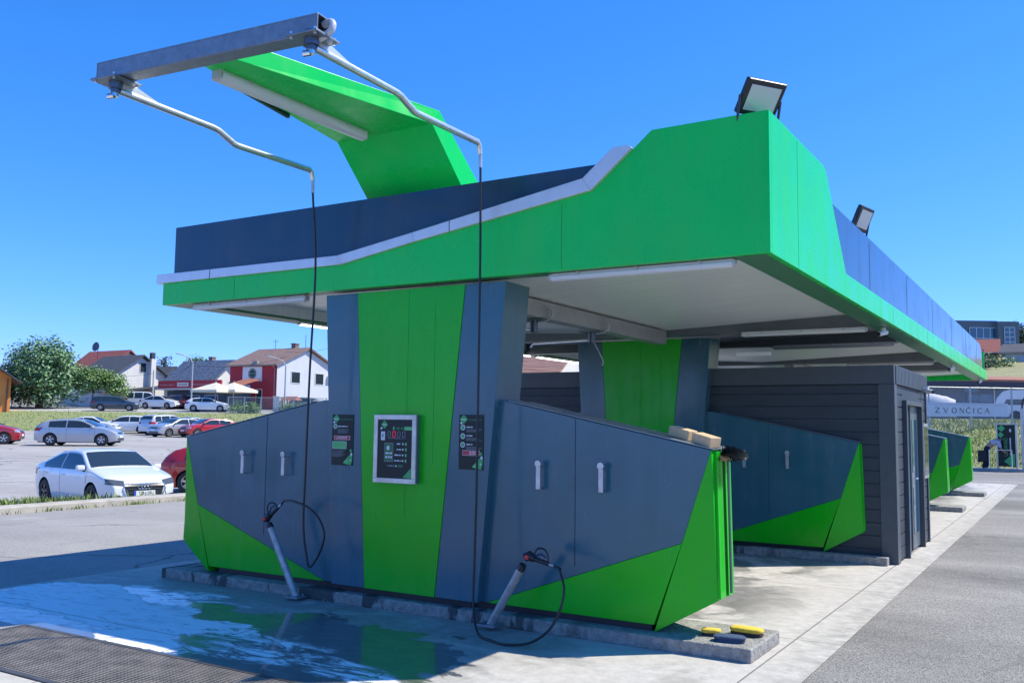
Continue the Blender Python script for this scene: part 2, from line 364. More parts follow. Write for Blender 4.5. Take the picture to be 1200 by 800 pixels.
def smooth_path(pts, n=8):
    "Catmull-Rom through the points"
    P = [Vector(p) for p in pts]; P = [P[0] * 2 - P[1]] + P + [P[-1] * 2 - P[-2]]; out = []
    for i in range(1, len(P) - 2):
        for k in range(n):
            t = k / n; a, b, c, d = P[i - 1], P[i], P[i + 1], P[i + 2]
            out.append(.5 * (2 * b + (c - a) * t + (2 * a - 5 * b + 4 * c - d) * t * t + (3 * b - a - 3 * c + d) * t ** 3))
    return out + [P[-2]]
def clip_right(o, x):
    bm = bmesh.new(); bm.from_mesh(o.data)
    bmesh.ops.bisect_plane(bm, geom=bm.verts[:] + bm.edges[:] + bm.faces[:], plane_co=(x, 0, 0), plane_no=(1, 0, 0), clear_outer=True)
    bm.to_mesh(o.data); bm.free()

# ------------------------------------------------------------------ terrain
KX = -16.75
DD = Vector((-.5222, .8528)); SS = Vector((.8528, .5222))
HL = [(-60, -.3), (21, -.46), (26, -.46), (50, .31), (75, .52), (80, .74), (90, 2.45), (99, 2.98), (112, 3.25), (160, 5.5), (900, 8)]
def hl(D):
    for (a, za), (b, zb) in zip(HL, HL[1:]):
        if D <= b: return za + (zb - za) * (D - a) / (b - a)
    return HL[-1][1]
def left_strip(name, d0, d1, m, kind='structure', nd=1):
    mb = MB(); ds = [d0 + (d1 - d0) * i / nd for i in range(nd + 1)]
    cut = sorted(set(ds + [d for d, _ in HL if d0 < d < d1])); rows = []
    for d in cut:
        rows.append([(*(DD * d + SS * s), hl(d)) for s in (-900, -300, -150, -80, -40, 0, 20, 40, 80, 200)])
    mb.grid(rows); o = mb.build(name, m); clip_right(o, KX)
    return tag(o, kind=kind)
left_strip('parking_lot', -60, 79.3, LOTM)
left_strip('grass_bank', 79.3, 91, GRASSB)
left_strip('upper_road', 91, 99, FARROAD)
left_strip('yard_ground', 99, 900, DIRT)
HR = [(-200, 0), (47.2, 0), (51, 1.2), (52.5, 1.75), (57, 2.35), (84, 2.5)]
def right_strip(name, pts, m, x0=KX, x1=600):
    mb = MB(); mb.grid([[(x, y, z) for x in (x0, -12, -4, 5, 30, 120, x1)] for y, z in pts]); return tag(mb.build(name, m), kind='structure')
right_strip('side_asphalt', [(-200, -.004), (47.2, -.004)], ASPH)
right_strip('grass_slope', HR[1:5], GRASSB)
right_strip('upper_yard', [(57, 2.35), (86, 2.5)], DIRT)
right_strip('dry_hillside', [(86, 2.5), (96, 6.3), (112, 8.4), (140, 11.6), (170, 13.5), (900, 16)], GRASSD)
mb = MB(); mb.add([(KX, 47.2, -1), (KX, 900, -1), (KX, 900, 16), (KX, 170, 13.5), (KX, 140, 11.6), (KX, 112, 8.4), (KX, 96, 6.3), (KX, 86, 2.5), (KX, 57, 2.35)], [tuple(range(9))])
tag(mb.build('cut_slope', GRASSD), kind='structure')
# road by the car park, on the far side of the wash
mb = MB(); mb.grid([[(x, y, 0) for x in (KX, -9.3)] for y in (-200, -40, 0, 20, 60)]); tag(mb.build('road', ASPHL), kind='structure')
mb = MB(); mb.grid([[(x, y, .004) for x in (-9.3, -5.4, -1.63)] for y in (-6, 3.66)]); 
mb.grid([[(x, y, .004) for x in (-9.3, -7.47)] for y in (3.66, 4.58)]); mb.grid([[(x, y, .004) for x in (-2.9, -1.63)] for y in (3.66, 4.58)])
mb.grid([[(x, y, .004) for x in (-9.3, -5.4, -1.63)] for y in (4.58, 20, 34)]); tag(mb.build('wash_slab', SLAB), kind='structure')
# roadside kerb + verge
mb = MB(); mb.box((KX - .15, -60, -.6), (KX + .32, 60, .12)); k = mb.build('road_kerb', mat('road_kerb', (.42, .39, .34), .9, var=.22, vscale=3, bump=.4), bevel=.02); tag(k, kind='structure')
mb = MB(); vw = lambda y: max(0, 12.4 - y) * .8 + .12
mb.grid([[(KX - .14, y, .105), (KX - .16 - vw(y), y, -.13), (KX - .5 - vw(y) * 1.25, y, -.47)] for y in (-30, 0, 8, 10, 12, 14, 16)])
tag(mb.build('verge_soil', mat('verge_soil', (.16, .17, .07), .95, var=.4, vscale=3)), kind='structure')
def blades(name, n, fn, h0, h1, m, label, flower=0):
    mb = MB(); rnd = random.Random(3)
    for i in range(n):
        x, y, z = fn(rnd); h = rnd.uniform(h0, h1); a = rnd.uniform(0, 6.28); wd = h * rnd.uniform(.10, .2)
        dx, dy = math.cos(a) * wd, math.sin(a) * wd; lx, ly = rnd.gauss(0, .3) * h, rnd.gauss(0, .3) * h
        mb.cur = 1 if rnd.random() < flower else 0
        if mb.cur:
            r = .035; mb.add([(x - r, y, z + h), (x, y - r, z + h), (x + r, y, z + h + r), (x, y + r, z + h + r)], [(0, 1, 2, 3)])
        else: mb.add([(x - dx, y - dy, z), (x + dx, y + dy, z), (x + lx * .5 + dx * .6, y + ly * .5 + dy * .6, z + h * .6), (x + lx, y + ly, z + h)], [(0, 1, 2, 3)])
    o = mb.build(name, [m, mat('white_clover', (.6, .6, .52), .8)], fix=False); return tag(o, label, 'grass', kind='stuff')
def verge(r):
    y = r.uniform(6.0, 13.5)
    while r.random() > vw(y) / 3.5: y = r.uniform(6.0, 13.5)
    q = r.random(); x = KX - .16 - q * vw(y)
    return x, y, .10 - q * .24
blades('verge_grass', 7000, verge, .05, .19, LEAFG, 'rough green grass with white clover along the roadside kerb', .05)
def kerbweeds(r):
    c = r.choice([8.8, 9.4, 10.4, 11.0, 12.0, 12.3, 13.4]); return KX + .34 + abs(r.gauss(0, .06)), c + r.gauss(0, .3), 0
blades('kerb_weeds', 260, kerbweeds, .03, .10, LEAFG, 'small weeds growing along the foot of the roadside kerb')
def bankt(r):
    d = r.uniform(79.6, 90.5); s = r.uniform(-60, 25); p = DD * d + SS * s
    while p.x > KX: s = r.uniform(-60, 0); p = DD * d + SS * s
    return p.x, p.y, hl(d)
blades('bank_tufts', 12000, bankt, .06, .2, mat('bank_blade', (.25, .33, .10), .9, island=.5), 'patchy yellow green grass tufts on the bank behind the car park')
def banktr(r):
    y = r.uniform(47.4, 56.5); x = r.uniform(-9, 3)
    for (a, za), (b, zb) in zip(HR, HR[1:]):
        if y <= b: return x, y, za + (zb - za) * (y - a) / (b - a)
blades('slope_tufts', 9000, banktr, .06, .22, mat('slope_blade', (.38, .40, .12), .9, island=.5), 'tall sunlit grass on the slope below the banner fence')
# painted bay lines on the car park, road marks
mb = MB()
for d, s0, s1 in [(30, -24, -8), (34, -30, -16), (38.5, -36, -10), (42, -42, -18), (46.5, -44, -14), (56, -50, -10), (62, -56, -12), (68, -60, -14)]:
    for k in range(int(s0), int(s1), 7):
        a = DD * d + SS * k; b = DD * (d + .14) + SS * k; c = DD * (d + .9) + SS * (k + 4.6); e = DD * (d + .76) + SS * (k + 4.6)
        mb.add([(*a, hl(d) + .02), (*b, hl(d + .14) + .02), (*c, hl(d + .9) + .02), (*e, hl(d + .76) + .02)], [(0, 1, 2, 3)])
tag(mb.build('bay_markings', PAINT), kind='structure')

# ------------------------------------------------------------------ drain grate
t = thing('drain_grate', 'long rusty steel drain grate set in the wet concrete', 'drain grate', (-5.2, 4.1, 0), world=True)
GRATE = mat('worn_grate', (.36, .31, .25), .6, .3, var=.35, vscale=5, bump=.3)
mb = MB(); x0, x1, y0, y1 = -7.42, -2.95, 3.71, 4.53
for i in range(31): y = y0 + .012 + i * (y1 - y0 - .024) / 30; mb.box((x0, y - .004, -.02), (x1, y + .004, .012))
for i in range(120): x = x0 + .02 + i * (x1 - x0 - .04) / 119; mb.box((x - .007, y0 + .004, -.016), (x + .007, y1 - .004, .007))
mb.build('bars', GRATE, t)
mb = MB()
for a, b in (((x0 - .045, y0 - .045, -.05), (x1 + .045, y0 - .002, .014)), ((x0 - .045, y1 + .002, -.05), (x1 + .045, y1 + .045, .014)), ((x0 - .045, y0 - .002, -.05), (x0 - .002, y1 + .002, .014)), ((x1 + .002, y0 - .002, -.05), (x1 + .045, y1 + .002, .014))): mb.box(a, b)
mb.build('frame', mat('grate_frame', (.10, .10, .10), .6, .4, var=.3), t)
mb = MB(); mb.box((x0 - .045, y0 - .045, -.4), (x1 + .045, y1 + .045, -.3)); mb.build('channel', mat('channel_silt', (.06, .055, .05), .9, var=.3), t)

# ------------------------------------------------------------------ canopy
CX0, CX1, CY0, CY1, CZ = -8.70, -1.87, 6.70, 26.3, 2.99
t = canopy = thing('wash_canopy', 'long flat canopy with green fascia, dark blue parapet and silver trim', 'canopy', (-5.3, 16, 0), world=True)
low = [(CX0, 3.235), (-6.05, 3.235), (-5.15, 3.378), (-3.34, 3.636), (-2.975, 3.93), (-2.81, 4.066)]
# front fascia, folded panel with a thin seam every panel
mb = MB(); mb.prismy([(CX0, CZ)] + low + [(CX1, 4.072), (CX1, CZ)], CY0, CY0 + .05); ff = mb.build('front_fascia', GREEN, t, bevel=.004)
for x, zb in ((-7.55, 3.235), (-3.62, 3.59)): mb = MB(); mb.box((x - .0025, CY0 - .0025, CZ + .012), (x + .0025, CY0, zb - .03)); mb.build('panel_seam', mat('seam_green', (.003, .36, .03), .4), ff)
mb = MB(); mb.prismy([(-8.60, 3.235)] + low[1:4] + [(-3.05, 3.87), (-8.60, 3.872)], CY0 + .06, CY0 + .10); mb.build('front_parapet', NAVYTOP, t)
# silver trim running along the green edge
up = [(-8.775, 3.334), (-6.085, 3.325), (-5.17, 3.462), (-3.41, 3.742), (-3.135, 3.963)]
dn = [(-8.775, 3.232), (-6.045, 3.232), (-5.148, 3.374), (-3.335, 3.632), (-2.965, 3.935)]
for i in range(4):
    mb = MB(); A = [dn[i], dn[i + 1], up[i + 1], up[i]]
    if i == 3: A = [dn[3], dn[4], (-3.0, 3.962), up[4], up[3]]
    mb.prismy(A, CY0 - .035, CY0 + .059); mb.build('silver_trim', SILVER, t, bevel=.004)
mb = MB()
for x, z in ((-7.9, 3.228), (-4.75, 3.427)): mb.box((x - .003, CY0 - .038, z), (x + .003, CY0 - .0352, z + .115))
mb.build('trim_joint', mat('trim_gap', (.08, .08, .09), .6), t)
# right side
gr = [(CY0 + .0505, CZ), (CY0 + .0505, 4.075), (8.47, 4.088), (8.56, 4.06), (9.36, 3.225), (CY1, 3.225), (CY1, CZ)]
mb = MB(); mb.prismx(gr, CX1 - .05, CX1); o = mb.build('side_fascia', GREEN, t, bevel=.004)
for y, zt in ((7.52, 4.06), (12.1, 3.2), (15.2, 3.2), (18.3, 3.2), (21.4, 3.2), (24.5, 3.2)): mb = MB(); mb.box((CX1, y - .0018, CZ + .01), (CX1 + .0015, y + .0012, zt)); mb.build('panel_seam', MATS['seam_green'], o)
mb = MB(); mb.prismx([(8.3, 3.1), (8.3, 3.868), (25.1, 3.82), (25.45, 3.74), (25.6, 3.6), (25.7, 3.1)], CX1 - .10, CX1 - .053); o = mb.build('side_parapet', NAVYTOP, t)
for y in (10.9, 13.6, 16.3, 19.0, 21.7, 24.2): mb = MB(); mb.box((CX1 - .053, y - .002, 3.235), (CX1 - .051, y + .002, 3.81)); mb.build('panel_seam', mat('seam_blue', (.012, .03, .06), .5), o)
# left side, back, roof deck
mb = MB(); mb.box((CX0, CY0 + .0505, CZ), (CX0 + .05, CY1, 3.235)); mb.box((CX0 + .1, CY0 + .101, 3.236), (CX0 + .14, CY1, 3.872)); mb.build('far_fascia', GREEN, t)
mb = MB(); mb.box((CX0 + .051, CY1 - .05, CZ), (CX1 - .051, CY1, 3.7)); mb.build('rear_fascia', GREEN, t)
mb = MB(); mb.box((CX0 + .15, CY0 + .11, 3.30), (CX1 - .11, CY1 - .06, 3.36)); mb.build('roof_deck', mat('roof_sheet', (.35, .36, .37), .6), t)
# underside lip (green returns) and bay ceilings, each falling to the middle
LX0, LX1 = CX0 + .30, CX1 - .30
mb = MB(); mb.box((CX0 + .0505, CY0 + .051, CZ), (CX1 - .0505, CY0 + .20, CZ + .03))
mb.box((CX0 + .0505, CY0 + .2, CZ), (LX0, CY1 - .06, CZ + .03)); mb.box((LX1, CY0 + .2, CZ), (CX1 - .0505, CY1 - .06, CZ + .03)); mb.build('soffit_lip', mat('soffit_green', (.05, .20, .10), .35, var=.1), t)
bays = [(6.9, 12.04), (12.32, 14.25), (14.45, 18.4), (18.6, 21.2), (21.4, 26.2)]
for y0, y1 in bays:
    mb = MB(); mb.loft([(LX0, y0, 3.15), (-5.35, y0, 3.022), (LX1, y0, 3.15), (LX1, y0, 3.2), (-5.35, y0, 3.08), (LX0, y0, 3.2)], [(LX0, y1, 3.15), (-5.35, y1, 3.022), (LX1, y1, 3.15), (LX1, y1, 3.2), (-5.35, y1, 3.08), (LX0, y1, 3.2)]); mb.build('ceiling_panel', CEIL, t)
mb = MB(); mb.box((LX0 - .03, CY0 + .2, CZ + .031), (LX0 - .004, CY1 - .06, 3.22)); mb.box((LX1 + .004, CY0 + .2, CZ + .031), (LX1 + .03, CY1 - .06, 3.22)); mb.build('edge_closer', CEIL, t)
for a, b in zip(bays, bays[1:]):
    mb = MB(); mb.box((LX0 + .003, a[1] + .003, CZ - .02), (LX1 - .003, b[0] - .003, 3.25)); mb.build('lintel', mat('lintel_grey', (.13, .155, .175), .4, var=.1), t)
for y0, y1 in ((7.45, 11.95), (18.7, 21.1)):
    mb = MB(); mb.box((-4.97, y0, 2.84), (-4.79, y1, 3.02)); mb.build('boom_rail', mat('rail_grey', (.33, .35, .36), .4, .3, var=.15), t, bevel=.006)

# ------------------------------------------------------------------ overhead beak arm
t = thing('roof_beak', 'green tapered cantilever beak rising over the canopy front', 'canopy beak', (-5.45, 7.2, 3.36), world=True)
# (half width at tip, at knee) plan taper; underside z 4.41
def ring(y, z, w, dz, dy=0): return [(-5.45 - w, y, z), (-5.45 + w, y, z), (-5.45 + w, y + dy, z + dz), (-5.45 - w, y + dy, z + dz)]
mb = MB(); A0 = ring(4.45, 4.405, .125, .03); A = ring(4.75, 4.41, .19, .15); B = ring(6.55, 4.41, .57, .155, .11); mb.loft(A0, A, False); mb.f.append((3, 2, 1, 0)); mb.m.append(0); mb.loft(A, B, False)
C_ = [(-5.45 - .58, 7.62, 3.365), (-5.45 + .58, 7.62, 3.365), (-5.45 + .58, 8.16, 3.365), (-5.45 - .58, 8.16, 3.365)]
mb.v += []; o_ = len(mb.v); mb.add(B + C_, [(0, 1, 5, 4), (1, 2, 6, 5), (2, 3, 7, 6), (3, 0, 4, 7), (4, 5, 6, 7)])

bm_o = mb.build('shell', GREEN, t, bevel=.004)
mb = MB(); mb.box((-5.45 + .235, 5.45, 4.411), (-5.45 + .24, 5.455, 4.415))
mb = MB(); mb.obox((-5.76, 5.35, 4.40), (.03, .75, .05), Matrix.Rotation(.21, 3, 'Z')); mb.build('edge_flange', mat('flange_dark', (.02, .03, .04), .5), t)
l = thing('tube_light', 'long sealed tube light under the green overhead beak', 'tube light', (-5.58, 5.55, 4.41), group='tube lights on the wash', world=True)
def tube_light(th, p0, p1, w=.07, h=.045, glass=LAMPG):
    p0, p1 = Vector(p0), Vector(p1); d = (p1 - p0); L_ = d.length; M = Matrix.Rotation(math.atan2(d.y, d.x), 3, 'Z'); c = (p0 + p1) / 2
    mb = MB(); mb.obox(c + Vector((0, 0, -.012)), (L_, w * .62, .024), M); mb.build('housing', WHITEP, th)
    mb = MB(); pts = [p0 + d * (i / 8) + Vector((0, 0, -.03)) for i in range(9)]
    mb.tube([pts[0] + d.normalized() * .01] + pts[1:-1] + [pts[-1] - d.normalized() * .01], h * .62, 10); mb.build('diffuser', glass, th, smooth=True)
    lg = mat('lamp_grey', (.45, .47, .48), .4)
    for q in (p0, p1): mb = MB(); mb.obox(q + Vector((0, 0, -.028)), (.028, w * .85, h * .95), M); mb.build('end_cap', lg, th, bevel=.01)
    for i in (1, 3, 5): mb = MB(); mb.obox(p0 + d * (i / 6) + Vector((0, 0, -.012)), (.02, w * 1.05, .03), M); mb.build('clip', lg, th)
tube_light(l, (-5.58, 4.70, 4.408), (-5.58, 6.42, 4.408), .12, .1)
for lab, p0, p1, g in [
    ('tube light under the front canopy edge right of the wide column', (-3.78, 6.82, 2.985), (-2.18, 6.82, 2.985), LAMPG),
    ('tube light under the front canopy edge left of the wide column', (-8.3, 6.82, 2.985), (-6.62, 6.82, 2.985), LAMPG),
    ('tube light on the first dark lintel above the grey service room', (-3.73, 11.98, 2.965), (-2.17, 11.98, 2.965), LAMPG),
    ('tube light on the second lintel above the service room roof', (-3.93, 14.2, 2.97), (-2.2, 14.2, 2.97), LAMPG),
    ('tube light under the canopy past the service room corner', (-3.7, 18.5, 2.965), (-2.2, 18.5, 2.965), LAMPG),
    ('tube light under the far end of the canopy', (-3.7, 21.3, 2.965), (-2.2, 21.3, 2.965), LAMPG)]:
    a = (Vector(p0) + Vector(p1)) / 2
    tube_light(thing('tube_light', lab, 'tube light', a, group='tube lights on the wash', world=True), p0, p1, .08, .055, g)
for i, (y0, y1) in enumerate(((8.6, 9.4), (9.75, 11.1), (11.25, 11.8), (13.3, 14.5), (14.7, 16.4))):
    l = thing('strip_lamp', ['lit strip lamp nearest the front under the far canopy edge', 'second lit strip lamp under the far canopy edge', 'short lit strip lamp in the middle of the far canopy edge', 'fourth lit strip lamp under the far canopy edge', 'rearmost lit strip lamp under the far canopy edge'][i], 'strip lamp', (LX0 + .05, (y0 + y1) / 2, 2.985), group='strip lamps along the far canopy edge', world=True)
    tube_light(l, (LX0 - .06, y0, 2.989), (LX0 - .06, y1, 2.989), .06, .03, LAMPON)

# ------------------------------------------------------------------ galvanised beam with two hose booms
bl, br = Vector((-6.36, 4.27, 4.375)), Vector((-4.26, 4.47, 4.385))
ang = math.atan2((br - bl).y, (br - bl).x); Mz = Matrix.Rotation(ang, 3, 'Z')
t = thing('boom_beam', 'galvanised square steel beam across the tip of the green beak', 'steel beam', (bl + br) / 2, world=True)
mb = MB(); c = (bl + br) / 2; Lb = (br - bl).length
for dy, dz, sy, sz in ((0, .066, .14, .008), (0, -.066, .14, .008), (.066, 0, .008, .124), (-.066, 0, .008, .124)): mb.obox(c + Mz @ Vector((0, dy, dz)), (Lb, sy, sz), Mz)
mb.build('tube', GALV, t, bevel=.003)
mb = MB(); mb.obox(c + Mz @ Vector((-Lb / 2 - .004, 0, 0)), (.006, .14, .14), Mz); mb.build('end_cap', GALV, t)
for q, nm in ((bl + Mz @ Vector((.13, 0, -.08)), 0), (br + Mz @ Vector((-.09, 0, -.08)), 1)):
    mb = MB(); mb.obox(q, (.26, .26, .016), Mz); mb.build('bracket_plate', GALV, t, bevel=.003)
    mb = MB()
    for sx in (-1, 1):
        for sy in (-1, 1): mb.tube([q + Mz @ Vector((sx * .1, sy * .105, -.02)), q + Mz @ Vector((sx * .1, sy * .105, .03))], .011, 6)
    mb.build('bolt', STEEL, t)
mb = MB(); mb.tube(smooth_path([br + Vector((-.03, .03, .025)), br + Vector((.03, .03, .03)), br + Vector((.06, .02, .0)), br + Vector((.045, .01, -.05)), br + Vector((-.04, 0, -.085))], 5), .026, 10); o = mb.build('corrugated_elbow', mat('grey_hose', (.5, .52, .54), .45, var=.2, vscale=60), t, smooth=True)
def boom(label, x, y0, z0, y1):
    t = thing('hose_boom', label, 'hose boom', (x, y0, z0), group='booms hanging from the galvanised beam', world=True)
    mb = MB(); mb.tube([(x, y0, z0 + .085), (x, y0, z0 - .015)], .052, 16); mb.tube([(x, y0, z0 - .015), (x, y0, z0 - .045)], .034, 12); mb.build('swivel', mat('swivel_steel', (.13, .16, .2), .35, .8), t, smooth=True)
    mb = MB(); mb.tube([(x, y0, z0 - .045), (x, y0, z0 - .075)], .026, 10); mb.tube([(x, y0 - .01, z0 - .07), (x - .045, y0 - .03, z0 - .075)], .022, 10); mb.build('fitting', CHROME, t, smooth=True)
    L_ = y1 - y0; pts = [(x, y0 + .03, z0 - .02), (x, y0 + .4, z0 - .03), (x, y0 + .44 * L_, z0 - .045), (x, y0 + .46 * L_, z0 - .05), (x, y0 + .55 * L_, z0 - .125), (x, y0 + .57 * L_, z0 - .13), (x, y1 - .03, z0 - .055 - .07), (x, y1, z0 - .145), (x, y1 + .02, z0 - .22)]
    pts[3] = (x, y0 + .47 * L_, z0 - .055)
    mb = MB(); mb.tube(pts, [.0275] * 7 + [.024, .02], 12); mb.build('pipe', STEEL, t, smooth=True, angle=60)
    mb = MB(); mb.prismx([(y0 + .035, z0 + .07), (y0 + .035, z0 - .0), (y0 + .42, z0 - .008), (y0 + .36, z0 + .005), (y0 + .08, z0 + .085)], x - .004, x + .004); mb.build('gusset', mat('zinc_plate', (.66, .68, .7), .35, .6), t)
    mb = MB(); mb.tube([(x, y1 + .021, z0 - .2), (x, y1 + .026, z0 - .34)], .016, 8); mb.build('ferrule', BRUSHED, t, smooth=True)
    return (x, y1 + .026, z0 - .34)
endL = boom('left steel hose boom with a kinked pipe', -6.20, 4.26, 4.245, 6.40)
endR = boom('right steel hose boom with a kinked pipe', -4.33, 4.43, 4.26, 6.50)

# ------------------------------------------------------------------ hoses, guns and lance holders
def hose(label, pts):
    t = MB(); t.tube(smooth_path(pts, 10), .0105, 8); return tag(t.build('pressure_hose', BLACK, smooth=True), label, 'hose', 'high pressure hoses')
def gun(label, p, d, flip=1):
    "pressure gun: barrel block at p, handle along d in the wall's plane"
    t = thing('spray_gun', label, 'spray gun', p, group='spray guns resting in their holders', world=True); p = Vector(p); d = Vector(d).normalized(); n = Vector((0, -1, 0)); s = d.cross(n) * flip
    mb = MB(); mb.tube([p - d * .03 - s * .015, p + s * .01, p + d * .055 - s * .0], [.034, .04, .03], 12); mb.tube([p + d * .03, p + d * .19], [.021, .017], 10); mb.build('body', BLACKP, t, smooth=True)
    mb = MB(); mb.tube(smooth_path([p + d * .04 + s * .03, p + d * .06 + s * .085, p + d * .12 + s * .10, p + d * .165 + s * .06, p + d * .175 + s * .015], 5), .008, 8); mb.build('trigger_guard', BLACKP, t, smooth=True)
    mb = MB(); mb.tube([p + d * .05 + s * .02, p + d * .10 + s * .055, p + d * .15 + s * .04], [.009, .01, .007], 8); mb.build('trigger', mat('blue_trigger', (.02, .035, .12), .4), t, smooth=True)
    mb = MB(); mb.tube([p + n * .022, p + n * .046], [.022, .018], 12); mb.build('red_cap', REDP, t, smooth=True)
    mb = MB(); mb.tube([p + d * .188, p + d * .235], [.012, .012], 10); mb.build('hose_coupling', BRUSHED, t, smooth=True)
    return p + d * .235
def holder(label, a, b):
    t = thing('lance_holder', label, 'lance holder', a, group='tilted lance holder pipes', world=True); a = Vector(a); b = Vector(b)
    mb = MB(); mb.tube([a, b], .034, 16); mb.build('pipe', mat('worn_pipe', (.42, .43, .42), .45, .5, var=.25, vscale=18), t, smooth=True)
    mb = MB(); mb.obox(a + Vector((0, 0, .012)), (.17, .15, .02)); mb.tube([a + Vector((.05, .04, 0)), a + Vector((.05, .04, .04))], .01, 6); mb.build('base_plate', GALV, t, bevel=.004)
    d = (b - a).normalized(); mb = MB(); mb.tube([b, b + d * .05], [.036, .03], 12); mb.build('mouth', BLACKP, t, smooth=True)
    return b + d * .06
hb = holder('lance holder pipe leaning left by the left wing', ony(347, 700, 6.64), ony(317, 618, 6.58)); 
ge = gun('pressure gun in the holder at the left wing', ony(313, 607, 6.56), (.8, 0, .62), -1)
hose('black hose hanging from the left boom with its loop off the ground', [endL, (-6.205, 6.5, 3.2), (-6.235, 6.5, 2.2), (-6.25, 6.5, 1.3), (-6.255, 6.5, .75), ony(359, 650, 6.48), ony(363, 664, 6.46), ony(374, 648, 6.45), ony(380, 627, 6.44), ony(374, 608, 6.45), ony(362, 595, 6.47), ony(347, 588, 6.5), ge + Vector((.05, 0, .04)), ge])
hb = holder('lance holder pipe leaning right by the right wing', ony(574, 733, 6.62), ony(610, 667, 6.54))
ge = gun('pressure gun in the holder at the right wing', ony(620, 652, 6.52), (.95, 0, -.22), -1)
gz = .016
hose('black hose hanging from the right boom and looping on the ground', [endR, (-4.325, 6.535, 3.2), (-4.32, 6.53, 2.2), (-4.315, 6.52, 1.3), (-4.31, 6.5, .6), (-4.29, 6.46, .25), (-4.18, 6.36, gz + .02), (-3.98, 6.25, gz), (-3.8, 6.2, gz), (-3.62, 6.24, gz + .03), ony(643, 738, 6.34), ony(656, 715, 6.40), ony(661, 690, 6.44), ony(656, 668, 6.48), ge + Vector((.06, -.01, -.015)), ge])

